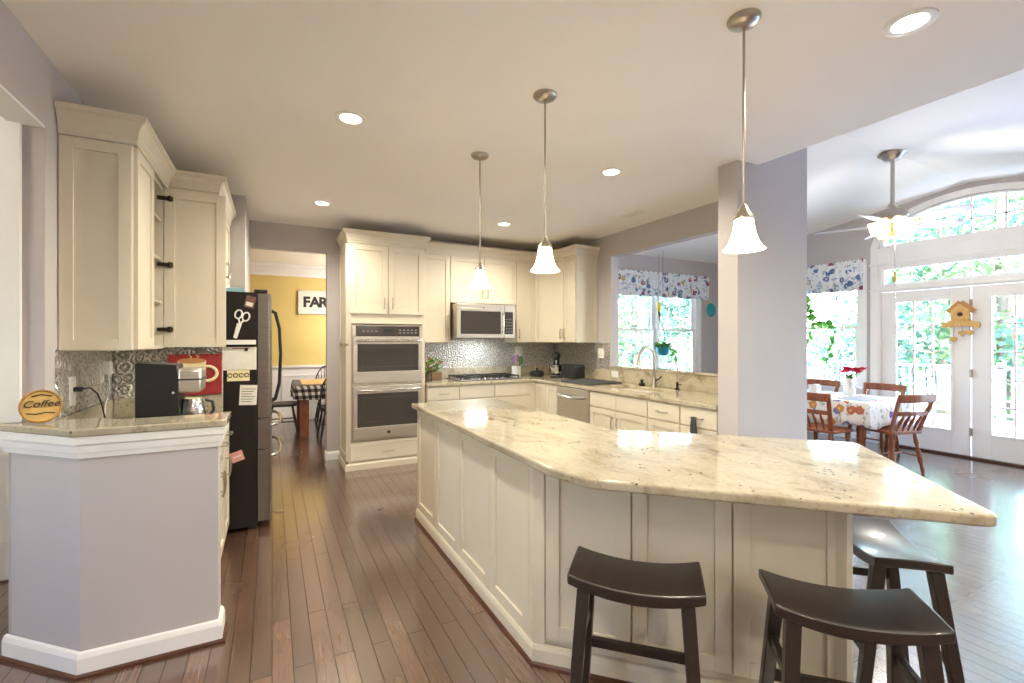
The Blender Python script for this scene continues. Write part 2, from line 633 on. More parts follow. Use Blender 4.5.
def leaf_mat(name, c1, c2, sc=1.3):
    m = mat(name, c1, .6)
    n = N(m, 'ShaderNodeTexNoise', Scale=sc, Detail=6.0)
    L(m, coords(m), n.inputs['Vector'])
    L(m, ramp(m, n.outputs['Fac'], [(.3, c1), (.7, c2)]), bsdf(m).inputs['Base Color'])
    nt = m.node_tree
    tr = N(m, 'ShaderNodeBsdfTranslucent')
    L(m, ramp(m, n.outputs['Fac'], [(.3, c1), (.7, c2)]), tr.inputs[0])
    mx = N(m, 'ShaderNodeMixShader')
    mx.inputs[0].default_value = .4
    L(m, bsdf(m).outputs[0], mx.inputs[1]); L(m, tr.outputs[0], mx.inputs[2])
    L(m, mx.outputs[0], nt.nodes['Material Output'].inputs['Surface'])
    return m
M['leaf_a'] = leaf_mat('tree_leaves_a', (92, 122, 78), (160, 182, 128))
M['leaf_b'] = leaf_mat('tree_leaves_b', (74, 110, 92), (132, 168, 148))
M['leaf_c'] = leaf_mat('house_plant_leaves', (66, 130, 50), (120, 184, 80), 9.0)
M['bark'] = wood('bark', (96, 82, 70), (134, 118, 104), .9, (4, 4, 1))
M['grass'] = noisy('lawn', (92, 108, 82), .95, 10, 2)
M['deck'] = wood('deck_boards', (196, 204, 216), (214, 222, 234), .7, (20, 1, 1))
M['towel'] = noisy('charcoal_towel', (66, 68, 72), .95, 14, 60)

# ================================================================== STRUCTURE
H = 2.74
def struct(name, mb, m, label, cat, bevel=0.0, parent=None):
    o = mb.build(name, m, parent, bevel=bevel)
    return tag(o, label, cat, kind='structure')

struct('floor', MB().box(-3.2, 7.5, -3.1, 9.1, -.12, 0), M['floor'], 'dark brown hardwood plank floor running through every room', 'floor')
cm = MB()
cm.box(-3.2, 3.25, -3.1, 2.3, H, H + .12).box(-3.2, 3.88, 2.3, 5.95, H, H + .12).box(-3.2, 3.9, 5.95, 9.1, H, H + .12)
struct('ceiling', cm, M['ceiling'], 'flat white kitchen ceiling with recessed lights', 'ceiling')
RIDGE_Y, RIDGE_Z, EAVE_Z = 2.34, 3.305, 2.84
def vault(y): return RIDGE_Z - (RIDGE_Z - EAVE_Z) * abs(y - RIDGE_Y) / 3.49
vm = MB()
ya, yb = -1.27, 5.97
vm.prism([(ya, vault(ya)), (RIDGE_Y, RIDGE_Z), (yb, vault(yb)), (yb, vault(yb) + .12), (RIDGE_Y, RIDGE_Z + .12), (ya, vault(ya) + .12)], 3.2, 7.54, 'yz')
struct('ceiling_sunroom', vm, M['ceiling'], 'white vaulted ceiling over the breakfast room with the fan', 'ceiling')

# left wall with the opening towards the hall
m = MB().box(-1.05, -.93, 2.88, 5.95, 0, H).box(-1.05, -.93, 1.1, 2.88, 2.41, H).box(-1.05, -.93, -3.1, 1.1, 0, H)
struct('wall_left', m, M['wall'], 'grey lavender wall at the left behind the coffee counter', 'wall')
struct('wall_stub', MB().box(-.93, -.22, 4.87, 5.83, 0, H), M['wall'], 'short grey wall return just past the refrigerator', 'wall')
m = MB().box(-3.2, -.22, 5.83, 5.95, 0, H).box(-.22, .575, 5.83, 5.95, 2.45, H).box(.575, 3.88, 5.83, 5.95, 0, H)
struct('wall_back', m, M['wall'], 'taupe back kitchen wall with the doorway to the dining room', 'wall')
m = MB().box(3.76, 3.88, 4.53, 5.83, 0, 3.3).box(3.76, 3.88, 2.41, 4.53, 0, 1.075).box(3.76, 3.88, 2.41, 4.53, 2.465, 3.34)
struct('wall_right', m, M['wall'], 'kitchen wall above the sink with the wide pass-through', 'wall')
struct('wall_pillar', MB().box(3.02, 3.88, 2.22, 2.387, 0, 3.34), M['wall'], 'full height grey lavender pillar wall behind the island', 'wall')
struct('wall_soffit', MB().box(3.19, 3.248, -3.1, 2.22, H + .03, 3.36), M['wall'], 'soffit edge between kitchen ceiling and vaulted room', 'wall')
# pass-through sill
struct('window_sill', MB().box(3.72, 3.92, 2.41, 4.53, 1.075, 1.10), M['granite2'], 'narrow stone sill of the pass-through above the sink', 'sill', .004)

# breakfast room walls
def wall_xz(name, x0, x1, y0, y1, ztop, holes, label, mtl=None):
    """wall along X with rectangular holes (xa, xb, za, zb)"""
    mb = MB()
    xs = sorted({x0, x1, *[h[0] for h in holes], *[h[1] for h in holes]})
    for a, b in zip(xs, xs[1:]):
        hs = sorted([h for h in holes if h[0] <= a + 1e-6 and h[1] >= b - 1e-6], key=lambda h: h[2])
        z = 0
        for h in hs:
            if h[2] > z: mb.box(a, b, y0, y1, z, h[2])
            z = h[3]
        mb.box(a, b, y0, y1, z, ztop)
    return struct(name, mb, mtl or M['wall'], label, 'wall')

NW = (4.90, 6.82, .74, 2.45)
wall_xz('wall_north', 3.88, 7.52, 5.83, 5.95, 2.95, [NW], 'breakfast room wall around the double window with floral valance')
EW = (3.50, 4.42, .74, 2.47)
EW2 = (-.85, 1.12, .30, 2.47)  # unseen opening, added to let more daylight into the breakfast room
DY0, DY1, DZ = 1.40, 3.28, 2.07
TZ0, TZ1 = 2.16, 2.42
AZ0, AZ1 = 2.66, 3.15
def arch(y):
    q = max(0.0, 1 - ((y - RIDGE_Y) / .96) ** 2)
    return AZ0 + (AZ1 - AZ0) * math.sqrt(q) if q > 0 else AZ0
em = MB()
def col_box(a, b, z0):
    # column from z0 up to the slope of the vault
    em.prism([(a, z0), (b, z0), (b, vault(b) + .05), (a, vault(a) + .05)], 7.4, 7.52, 'yz')
col_box(-1.27, EW2[0], 0)
em.box(7.4, 7.52, EW2[0], EW2[1], 0, EW2[2])
col_box(EW2[0], EW2[1], EW2[3])
col_box(EW2[1], DY0, 0)
n_ar = 24
for i in range(n_ar):
    a = DY0 + (DY1 - DY0) * i / n_ar
    b = DY0 + (DY1 - DY0) * (i + 1) / n_ar
    em.prism([(a, arch(a)), (b, arch(b)), (b, vault(b) + .05), (a, vault(a) + .05)], 7.4, 7.52, 'yz')
em.box(7.4, 7.52, DY0, DY1, TZ1, AZ0)
col_box(DY1, EW[0], 0)
em.box(7.4, 7.52, EW[0], EW[1], 0, EW[2])
col_box(EW[0], EW[1], EW[3])
col_box(EW[1], 5.95, 0)
struct('wall_east', em, M['wall'], 'gable wall with the french doors and arched window', 'wall')
SRH = []
wall_xz('wall_south', 3.25, 7.52, -1.27, -1.15, 2.95, SRH, 'breakfast room wall out of view beside the camera')
struct('wall_family', MB().box(3.17, 3.25, -3.1, -1.15, 0, H), M['wall'], 'side wall of the family area behind the camera', 'wall')
SWH = []
wall_xz('wall_rear', -1.05, 3.25, -3.1, -2.98, H, SWH, 'plain wall behind the camera')
# hall and dining room shells
struct('wall_hall', MB().box(-3.2, -1.05, 3.8, 3.92, 0, H).box(-3.2, -3.08, -3.1, .9, 0, H).box(-3.2, -3.08, 1.6, 3.8, 0, H).box(-3.2, -3.08, .9, 1.6, 0, .9).box(-3.2, -3.08, .9, 1.6, 2.3, H).box(-3.2, -1.05, -3.1, -2.98, 0, H), M['trim'], 'pale hall wall with the white panelled door', 'wall')
struct('wall_dining', MB().box(-3.2, 3.9, 9.0, 9.12, .97, H).box(-3.2, -3.08, 5.95, 9.0, 0, H).box(3.78, 3.9, 5.95, 9.0, 0, H), M['yellow'], 'yellow dining room wall above white wainscot', 'wall')
wm = MB().box(-3.2, 3.9, 8.98, 9.12, 0, .97).box(-3.2, 3.9, 8.95, 9.0, .93, .97).box(-3.2, 3.9, 8.96, 9.0, 0, .14)
for i in range(11):
    x = -2.6 + i * .55
    for (a, b, c, d) in ((x, x + .42, .28, .30), (x, x + .42, .78, .80), (x, x + .02, .28, .80), (x + .40, x + .42, .28, .80)):
        wm.box(a, b, 8.97, 8.985, c, d)
struct('trim_1', wm, M['trim'], 'white panelled wainscot below the yellow dining wall', 'wainscot', .003)
crp = [(0, H), (0, H - .2), (.02, H - .2), (.03, H - .16), (.10, H - .06), (.13, H - .04), (.13, H)]
struct('trim_2', MB().sweep([(-3.08, 9.0), (3.78, 9.0)], crp), M['trim'], 'white crown moulding at the top of the yellow wall', 'crown moulding')
struct('trim_3', MB().box(-1.08, -1.005, 2.86, 2.88, 1.05, 2.41), M['trim'], 'white casing strip on the hall opening at far left', 'casing', .004)

struct('trim_6', MB().box(-1.05, -.93, 1.1, 2.88, 2.398, 2.41), M['trim'], 'added white lining for the bright underside of the hall opening', 'lining')  # brightness of the underside put in as an added white strip
# baseboards
bbp = [(0, 0), (.018, 0), (.018, .075), (.010, .095), (0, .10)]
def baseboard(side, path, label):
    return struct('baseboard_' + side, MB().sweep(path, bbp), M['trim'], label, 'baseboard', .002)
baseboard('back', [(.575, 5.95), (.575, 5.83), (.73, 5.83)], 'white baseboard beside the dining doorway')
baseboard('stub', [(-.22, 4.87), (-.22, 5.95)], 'white baseboard on the wall return beside refrigerator')
baseboard('east', [(7.4, 5.83), (7.4, 3.36)], 'white baseboard below the breakfast room side window')
baseboard('north', [(3.88, 5.83), (7.4, 5.83)], 'white baseboard along the breakfast room end wall')
baseboard('pillar', [(3.02, 2.41), (3.02, 2.22), (3.88, 2.22), (3.88, 2.41)], 'white baseboard wrapped round the foot of the pillar')

# half wall of the coffee bar
hw = [(-.225, 2.565), (-.225, 2.69), (-.67, 2.69), (-.85, 2.875), (-1.04, 2.875), (-.718, 2.565)]
struct('wall_half', MB().prism(hw, 0, 1.015), M['wall'], 'angled grey half wall under the raised coffee bar', 'half wall')
hp = [(-1.055, 2.877), (-.718, 2.565), (-.225, 2.565), (-.225, 2.69)]
hb = [(0, 0), (.018, 0), (.018, .08), (.011, .10), (0, .105)]
struct('baseboard_half', MB().sweep(hp, hb), M['trim'], 'white baseboard around the angled half wall', 'baseboard', .002)
struct('trim_4', MB().sweep(hp, [(.018, 0), (.032, 0), (.030, .012), (.022, .018), (.018, .018)]), M['shoe'], 'thin dark shoe moulding under half wall baseboard', 'shoe moulding')
ht = [(0, .92), (.010, .92), (.014, .938), (.018, .946), (.022, .974), (.030, .982), (.032, 1.015), (0, 1.015)]
struct('trim_5', MB().sweep(hp, ht), M['trim'], 'stepped white moulding right under the coffee bar top', 'moulding')

# ------------------------------------------------------------------ windows and french doors
def frame_rect(mb, a0, a1, z0, z1, w, d0, d1, ax):
    """rectangular frame of width w; ax 'x': spans x, depth y; 'y': spans y, depth x"""
    for (p, q, r, s) in ((a0, a0 + w, z0, z1), (a1 - w, a1, z0, z1), (a0 + w, a1 - w, z0, z0 + w), (a0 + w, a1 - w, z1 - w, z1)):
        if ax == 'x': mb.box(p, q, d0, d1, r, s)
        else: mb.box(d0, d1, p, q, r, s)
    return mb

def bars(mb, a0, a1, z0, z1, nc, nr, w, d0, d1, ax):
    for i in range(1, nc):
        a = a0 + (a1 - a0) * i / nc
        if ax == 'x': mb.box(a - w / 2, a + w / 2, d0, d1, z0, z1)
        else: mb.box(d0, d1, a - w / 2, a + w / 2, z0, z1)
    for i in range(1, nr):
        z = z0 + (z1 - z0) * i / nr
        if ax == 'x': mb.box(a0, a1, d0, d1, z - w / 2, z + w / 2)
        else: mb.box(d0, d1, a0, a1, z - w / 2, z + w / 2)
    return mb

def dh_window(name, label, a0, a1, z0, z1, d_in, ax, sgn, units=1, grid=True, casing=.085):
    """double-hung window in a wall whose room face is at d_in; sgn = outward direction"""
    root = sroot(name, label, 'window')
    cs = MB()
    frame_rect(cs, a0 - casing, a1 + casing, z0 - casing, z1 + casing, casing, d_in - sgn * .018, d_in, ax)
    st0, st1 = d_in - sgn * .045, d_in
    if ax == 'x': cs.box(a0 - casing - .02, a1 + casing + .02, st0, st1, z0 - .03, z0)
    else: cs.box(st0, st1, a0 - casing - .02, a1 + casing + .02, z0 - .03, z0)
    cs.build('casing', M['trim'], root, .003)
    jm = MB()
    frame_rect(jm, a0, a1, z0, z1, .03, d_in, d_in + sgn * .12, ax)
    uw = (a1 - a0) / units
    for u in range(1, units):
        a = a0 + uw * u
        if ax == 'x': jm.box(a - .04, a + .04, d_in - sgn * .01, d_in + sgn * .12, z0, z1)
        else: jm.box(d_in - sgn * .01, d_in + sgn * .12, a - .04, a + .04, z0, z1)
    jm.build('window_frame', M['trim'], root, .002)
    zm = (z0 + z1) / 2
    for u in range(units):
        b0, b1 = a0 + uw * u + .035, a0 + uw * (u + 1) - .035
        for (s0, s1, dd) in ((z0 + .03, zm + .02, .045), (zm - .02, z1 - .03, .080)):
            sm = MB()
            frame_rect(sm, b0, b1, s0, s1, .042, d_in + sgn * (dd - .015), d_in + sgn * (dd + .015), ax)
            if grid: bars(sm, b0 + .042, b1 - .042, s0 + .042, s1 - .042, 3, 2, .014, d_in + sgn * (dd - .008), d_in + sgn * (dd + .008), ax)
            so = sm.build('sash', M['trim'], root, .002)
            gm = MB()
            if ax == 'x': gm.box(b0 + .04, b1 - .04, d_in + sgn * dd - .002, d_in + sgn * dd + .002, s0 + .04, s1 - .04)
            else: gm.box(d_in + sgn * dd - .002, d_in + sgn * dd + .002, b0 + .04, b1 - .04, s0 + .04, s1 - .04)
            gm.build('pane', M['glass'], so)
    return root

dh_window('window_1', 'white double window seen through the pass-through over the sink', NW[0], NW[1], NW[2], NW[3], 5.83, 'x', 1, 2)
dh_window('window_2', 'white window right of the pillar behind the hanging vine', EW[0], EW[1], EW[2], EW[3], 7.4, 'y', 1, 1)
dh_window('window_added_east', 'added window right of the french doors for more daylight, out of view', EW2[0], EW2[1], EW2[2], EW2[3], 7.4, 'y', 1, 2)
dh_window('window_added_hall', 'added hall window for cool light on the half wall, out of view', .9, 1.6, .9, 2.3, -3.08, 'y', -1, 2, False)  # unseen window, added to throw cool daylight on the angled half wall

# french doors
XD = 7.4
cas = sroot('door_1', 'white casing and frame around the pair of french doors', 'door frame')
cb = MB()
for (p, q) in ((DY0 - .09, DY0), (DY1, DY1 + .09)): cb.box(XD - .02, XD, p, q, 0, AZ0 + .02)
cb.box(XD - .02, XD, DY0, DY1, DZ, TZ0)
cb.box(XD - .02, XD, DY0, DY1, TZ1, AZ0)
cb.box(XD - .035, XD, DY0 - .1, DY1 + .1, DZ + .015, DZ + .04)
cb.box(XD - .035, XD, DY0 - .1, DY1 + .1, TZ1 + .02, TZ1 + .045)
cb.build('casing', M['trim'], cas, .003)
fb = MB()
fb.box(XD, XD + .12, DY0, DY0 + .03, 0, TZ1).box(XD, XD + .12, DY1 - .03, DY1, 0, TZ1).box(XD, XD + .12, DY0 + .03, DY1 - .03, DZ, TZ0).box(XD, XD + .12, DY0 + .03, DY1 - .03, TZ1 - .02, TZ1)
fb.build('door_frame', M['trim'], cas)
MB().box(XD - .01, XD + .12, DY0 + .03, DY1 - .03, 0, .025).build('threshold', M['shoe'], cas, .004)
def french_leaf(name, y0, y1, label, g0, g1):
    r = sroot(name, label, 'door')
    d = MB()
    gz0, gz1 = .31, 1.93
    x0, x1 = XD + .02, XD + .065
    d.box(x0, x1, y0, g0, .03, DZ - .006).box(x0, x1, g1, y1, .03, DZ - .006).box(x0, x1, g0, g1, .03, gz0).box(x0, x1, g0, g1, gz1, DZ - .006)
    frame_rect(d, g0 - .02, g1 + .02, gz0 - .02, gz1 + .02, .028, x0 - .012, x0, 'y')
    d.build('door_panel', M['trim'], r, .003)
    bars(MB(), g0, g1, gz0, gz1, 3, 5, .018, x0 + .004, x0 + .03, 'y').build('muntin_grid', M['trim'], r, .002)
    MB().box(x0 + .015, x0 + .02, g0, g1, gz0, gz1).build('pane', M['glass'], r)
    return r
french_leaf('door_2', 2.345, DY1 - .032, 'white french door on the left beside the breakfast table', 2.52, 3.09)
rl = french_leaf('door_3', DY0 + .032, 2.335, 'white french door at the right edge of the photo', 1.59, 2.165)
for z in (.32, 1.02, 1.86):
    MB().tube([(XD + .012, 2.34, z - .05), (XD + .012, 2.34, z + .05)], .010, 8).box(XD + .012, XD + .019, 2.325, 2.356, z - .045, z + .045).build('hinge', M['nickel'], rl)
tr = sroot('window_6', 'low transom window right above the french doors', 'window')
tm = MB()
frame_rect(tm, DY0 + .03, DY1 - .03, TZ0, TZ1 - .02, .025, XD + .02, XD + .07, 'y')
bars(tm, RIDGE_Y - .885, RIDGE_Y + .885, TZ0, TZ1 - .02, 6, 1, .016, XD + .03, XD + .06, 'y')
tm.build('sash', M['trim'], tr, .002)
MB().box(XD + .045, XD + .05, DY0 + .05, DY1 - .05, TZ0 + .02, TZ1 - .04).build('pane', M['glass'], tr)
ar = sroot('window_7', 'arched window in the gable over the french doors', 'window')
am = MB()
outer, inner, casing_o = [], [], []
for i in range(33):
    a = PI * i / 32
    cy, cz = math.cos(a), math.sin(a)
    outer.append((RIDGE_Y + .94 * cy, AZ0 + .50 * cz))
    inner.append((RIDGE_Y + .885 * cy, AZ0 + .045 + .425 * cz))
    casing_o.append((RIDGE_Y + 1.03 * cy, AZ0 - .01 + .585 * cz))
def ring_prism(mb, o, i, x0, x1):
    n = len(o)
    for k in range(n - 1):
        q = [o[k], o[k + 1], i[k + 1], i[k]]
        mb.prism(q, x0, x1, 'yz')
ring_prism(am, outer, inner, XD + .01, XD + .11)
am.box(XD + .01, XD + .11, DY0 + .02, DY1 - .02, AZ0 - .005, AZ0 + .045)
for k in (-2, -1, 0, 1, 2):
    y = RIDGE_Y + k * .295
    am.box(XD + .03, XD + .06, y - .009, y + .009, AZ0 + .04, AZ0 + .045 + .425 * math.sqrt(max(0, 1 - (k * .295 / .885) ** 2)) + .01)
am.box(XD + .03, XD + .06, RIDGE_Y - .78, RIDGE_Y + .78, AZ0 + .21, AZ0 + .228)
am.build('sash', M['trim'], ar)
ca = MB()
ring_prism(ca, casing_o, outer, XD - .022, XD + .01)
ca.box(XD - .022, XD, DY0 - .09, DY1 + .09, AZ0 - .06, AZ0 + .005)
ca.build('casing', M['trim'], ar, .003)
MB().prism(inner, XD + .044, XD + .048, 'yz').build('pane', M['glass'], ar)

# hall door with six panels
hd = sroot('door_4', 'white panelled hall door at the far left edge', 'door', (-1.98, 3.8, 0))
d = MB().box(0, .86, -.03, .005, .01, 2.05)
for (a, b) in ((.11, .39), (.47, .75)):
    for (c, e) in ((.2, .75), (.9, 1.45), (1.58, 1.92)):
        frame_rect(d, a, b, c, e, .03, -.038, -.03, 'x')
d.build('door_panel', M['trim'], hd, .003)
dk = MB()
dk.box(-.09, 0, -.02, .0, 0, 2.05).box(.86, .925, -.02, 0, 0, 2.05).box(-.09, .925, -.022, 0, 2.05, 2.14)
dk.build('casing', M['trim'], hd, .003)
MB().lathe([(.001, -.07), (.024, -.066), (.03, -.05), (.024, -.034), (.012, -.03), (.012, 0)], (.06, -.03, .98), 14, 'y').build('door_knob', M['nickel'], hd, smooth=50)

# ================================================================== CABINETS
def shaker(mb, x0, x1, z0, z1, yb=0.0, th=.02, rail=.058, ins=.009):
    f = yb - th
    mb.box(x0, x0 + rail, f, yb, z0, z1).box(x1 - rail, x1, f, yb, z0, z1)
    mb.box(x0 + rail, x1 - rail, f, yb, z0, z0 + rail).box(x0 + rail, x1 - rail, f, yb, z1 - rail, z1)
    mb.box(x0 + rail, x1 - rail, f + ins, yb, z0 + rail, z1 - rail)
    return mb

def pull(parent, x, z, y, vertical=True, ln=.13, m=None):
    r = .0052
    d = ln / 2
    b = MB()
    if vertical:
        pts = [(x, y, z - d + .012), (x, y - .024, z - d + .012), (x, y - .03, z - d + .02), (x, y - .033, z), (x, y - .03, z + d - .02), (x, y - .024, z + d - .012), (x, y, z + d - .012)]
        b.tube(pts[:2], r * .9, 8).tube(pts[-2:], r * .9, 8).tube([(x, y - .026, z - d), (x, y - .031, z - d * .5), (x, y - .033, z), (x, y - .031, z + d * .5), (x, y - .026, z + d)], [r * .8, r, r * 1.15, r, r * .8], 8)
    else:
        b.tube([(x - d + .012, y, z), (x - d + .012, y - .026, z)], r * .9, 8).tube([(x + d - .012, y, z), (x + d - .012, y - .026, z)], r * .9, 8)
        b.tube([(x - d, y - .026, z), (x - d * .5, y - .031, z), (x, y - .033, z), (x + d * .5, y - .031, z), (x + d, y - .026, z)], [r * .8, r, r * 1.15, r, r * .8], 8)
    return b.build('handle', m or M['nickel'], parent, smooth=50)

def door(root, x0, x1, z0, z1, hx=None, hz=None, name='door', rail=.058, vertical=True):
    o = shaker(MB(), x0, x1, z0, z1, rail=rail).build(name, M['cab'], root, .0015)
    if hx is not None: pull(o, hx, hz, -.02, vertical)
    return o

def slab_drawer(root, x0, x1, z0, z1, handle=True):
    o = MB().box(x0, x1, -.02, 0, z0, z1).build('drawer', M['cab'], root, .003)
    if handle: pull(o, (x0 + x1) / 2, (z0 + z1) / 2, -.02, False)
    return o

CROWN = [(0, 0), (.010, 0), (.010, .022), (.016, .03), (.016, .04), (.020, .06), (.030, .085), (.046, .104), (.052, .106), (.052, .114), (.058, .118), (.058, .138), (0, .138)]
def crown_prof(z): return [(o, z + h) for o, h in CROWN]

CT, UB, UT = .914, 1.385, 2.48
# ---- oven tower
ov = thing('oven_cabinet', 'tall cream cabinet housing the double wall oven', 'cabinet', (.73, 5.24, 0))
w = .855
c = MB()
c.box(0, .035, 0, .56, 0, UT).box(w - .035, w, 0, .56, 0, UT).box(.035, w - .035, 0, .56, 1.60, UT).box(.035, w - .035, 0, .56, 0, .30).box(.035, w - .035, .52, .56, .30, 1.60)
c.build('carcass', M['cab'], ov, .002)
side = MB()
for (a, b) in ((.10, 1.35), (1.38, UT - .01)):
    sh = shaker(MB(), -.558, -.012, a, b)
    side.add(sh.xf(Matrix.Rotation(-PI / 2, 4, 'Z')).v, sh.f)
side.build('side_panel', M['cab'], ov, .0015)
door(ov, .02, w / 2 - .003, 1.71, 2.465, w / 2 - .045, 1.83)
door(ov, w / 2 + .003, w - .02, 1.71, 2.465, w / 2 + .045, 1.83)
slab_drawer(ov, .02, w - .02, .10, .27)
MB().sweep([(-.02, .55), (-.02, -.012), (w, -.012)], [(0, 0), (.012, 0), (.012, .06), (.004, .075), (0, .075)]).build('base_trim', M['cab'], ov)
MB().sweep([(0, .56), (0, 0), (w, 0), (w, .56)], crown_prof(UT)).build('crown', M['cab'], ov)

# ---- double wall oven (lifts out of its cabinet)
do = thing('double_wall_oven', 'stainless double wall oven set into the tall cabinet', 'oven', (.775, 5.24, .31))
w2, h2 = .765, 1.27
MB().box(0, w2, 0, .5, .002, h2).build('body', M['black'], do)
MB().box(-.01, w2 + .01, -.012, 0, 0, .028).box(-.01, .012, -.012, 0, .028, h2).box(w2 - .012, w2 + .01, -.012, 0, .028, h2).box(.012, w2 - .012, -.012, 0, .608, .635).build('trim_frame', M['steel'], do, .002)
cp = MB().box(.0, w2, -.03, -.012, h2 - .115, h2).build('control_panel', M['black_gloss'], do, .004)
MB().box(.33, .44, -.0315, -.03, h2 - .075, h2 - .04).build('display', mat('display', (40, 48, 52), .1), cp)
keym = mat('keypad_print', (128, 126, 124), .4)
for i in range(5):
    for j in range(2): MB().box(.50 + i * .045, .525 + i * .045, -.031, -.03, h2 - .085 + j * .03, h2 - .072 + j * .03).build('button', keym, cp)
for i in range(4): MB().box(.10 + i * .045, .125 + i * .045, -.031, -.03, h2 - .07, h2 - .058).build('button', keym, cp)
MB().box(-.008, w2 + .008, -.034, -.012, h2 - .005, h2 + .006).box(-.008, .03, -.033, -.012, h2 - .115, h2).box(w2 - .03, w2 + .008, -.033, -.012, h2 - .115, h2).build('panel_trim', M['steel'], cp, .002)
for (z0, z1, em_) in ((.03, .606, True), (.637, h2 - .12, False)):
    d_ = MB()
    gz0, gz1 = z0 + .125, z1 - .085
    d_.box(0, w2, -.045, -.012, z0, gz0).box(0, w2, -.045, -.012, gz1, z1).box(0, .045, -.045, -.012, gz0, gz1).box(w2 - .045, w2, -.045, -.012, gz0, gz1)
    dd = d_.build('oven_door', M['steel'], do, .003)
    gl = MB().box(.045, w2 - .045, -.043, -.02, gz0, gz1).build('door_glass', M['black_gloss'], dd)
    frame_rect(MB(), .11, w2 - .11, gz0 + .05, gz1 - .045, .004, -.0445, -.043, 'x').build('glass_border', mat('oven_glass_line', (58, 52, 50), .3), dd)
    hz = z1 - .045
    hb_ = MB().tube([(.03, -.085, hz), (w2 / 2, -.092, hz), (w2 - .03, -.085, hz)], .013, 12)
    hb_.box(.04, .065, -.085, -.045, hz - .01, hz + .01).box(w2 - .065, w2 - .04, -.085, -.045, hz - .01, hz + .01)
    hb_.build('handle', M['chrome'], dd, smooth=40)
    if em_:
        MB().lathe([(.001, -.002), (.018, -.002), (.018, 0)], (w2 / 2, -.045, z0 + .055), 20, 'y').build('emblem', M['ink'], dd)

# ---- upper cabinets on the back wall
UY = 5.48
def upper(name, label, loc, rz, w, z0, z1, doors, d=.33, hz=None, group=None):
    r = thing(name, label, 'cabinet', loc, rz, group)
    MB().box(0, w, 0, d, z0, z1).build('carcass', M['cab'], r, .0015)
    for (a, b, hx) in doors: door(r, a, b, z0 + .008, z1 - .006, hx, (hz or z0 + .12))
    return r
upper('wall_cabinet', 'narrow cream wall cabinet between oven tower and microwave', (1.60, UY, 0), 0, .38, UB, UT, [(.004, .376, .345)])
upper('wall_cabinet', 'short cream two door cabinet directly above the microwave', (1.98, UY, 0), 0, .935, 1.89, UT, [(.004, .464, .43), (.471, .931, .505)], hz=2.02)
upper('wall_cabinet', 'narrow cream wall cabinet right of the microwave', (2.915, UY, 0), 0, .305, UB, UT, [(.004, .301, .035)])
# diagonal corner cabinet
P0, P1 = Vector((3.222, 5.48)), Vector((3.42, 5.06))
dl = (P1 - P0).length
ang = math.atan2(P1.y - P0.y, P1.x - P0.x)
dg = thing('corner_wall_cabinet', 'cream corner wall cabinet with angled door above the mixer', 'cabinet', (P0.x, P0.y, 0), ang)
MBx = MB().prism([(3.222, 5.82), (3.222, 5.48), (3.42, 5.06), (3.75, 5.06), (3.75, 5.82)], UB, UT)
MBx.xf((Matrix.Translation((P0.x, P0.y, 0)) @ Matrix.Rotation(ang, 4, 'Z')).inverted())
MBx.build('carcass', M['cab'], dg)
door(dg, .006, dl - .006, UB + .008, UT - .006, dl - .04, UB + .12)
ru = thing('wall_cabinet', 'cream end wall cabinet beside the pass-through', 'cabinet', (3.42, 5.055, 0), -PI / 2)
MB().box(0, .265, 0, .335, UB, UT).build('carcass', M['cab'], ru, .0015)
door(ru, .004, .261, UB + .008, UT - .006, .035, UB + .12, rail=.05)
sp = shaker(MB(), .0, .335, UB + .004, UT - .004, 0, .008, .05, .004)
sp.xf(Matrix.Translation((.265, 0, 0)) @ Matrix.Rotation(PI / 2, 4, 'Z')).build('side_panel', M['cab'], ru, .001)
cr = MB().sweep([(1.66, 5.475), (3.222, 5.475), (3.415, 5.055), (3.415, 4.79), (3.755, 4.79)], crown_prof(UT)).build('crown_moulding', M['cab'])
tag(cr, 'cream crown moulding running over the row of back wall cabinets', 'crown moulding')

# ---- microwave
mw = thing('microwave', 'stainless over-the-range microwave above the cooktop', 'microwave', (2.0, 5.29, 1.445))
mww, mwh = .805, .425
MB().box(0, mww, .02, .515, 0, mwh).build('body', M['steel'], mw, .003)
mf = MB()
frame_rect(mf, 0, .65, .0, mwh, .05, 0, .022, 'x')
mf.box(.05, .60, 0, .022, mwh - .09, mwh - .05)
mdr = mf.build('microwave_door', M['steel'], mw, .004)
MB().box(.05, .60, .003, .02, .05, mwh - .09).build('door_glass', M['black_gloss'], mdr)
MB().tube([(.620, -.03, .06), (.620, -.036, mwh / 2 - .02), (.620, -.03, mwh - .10)], .012, 12).box(.61, .63, -.03, 0, .065, .09).box(.61, .63, -.03, 0, mwh - .13, mwh - .105).build('handle', M['chrome'], mdr, smooth=40)
cpn = MB().box(.655, mww, 0, .022, 0, .05).box(.655, mww, 0, .022, mwh - .09, mwh).box(mww - .03, mww, 0, .022, .05, mwh - .09).build('control_surround', M['steel'], mw, .003)
kp = MB().box(.655, mww - .03, .002, .02, .05, mwh - .09).build('control_panel', M['black_gloss'], mw)
keym = mat('microwave_keys', (92, 90, 88), .4)
for i in range(3):
    for j in range(5): MB().box(.672 + i * .034, .694 + i * .034, .0, .002, .07 + j * .04, .09 + j * .04).build('button', keym, kp)
MB().lathe([(.001, -.002), (.014, -.002), (.014, 0)], (.36, 0, mwh - .045), 16, 'y').build('emblem', M['nickel'], mdr)
ml = bpy.data.lights.new('cooktop_lamp', 'AREA'); ml.shape = 'RECTANGLE'; ml.size = .3; ml.size_y = .05; ml.energy = 2.5; ml.color = (.85, .95, 1.0)
mlo = bpy.data.objects.new('cooktop_lamp', ml); col.objects.link(mlo); mlo.parent = mw; mlo.location = (.40, .33, -.004)

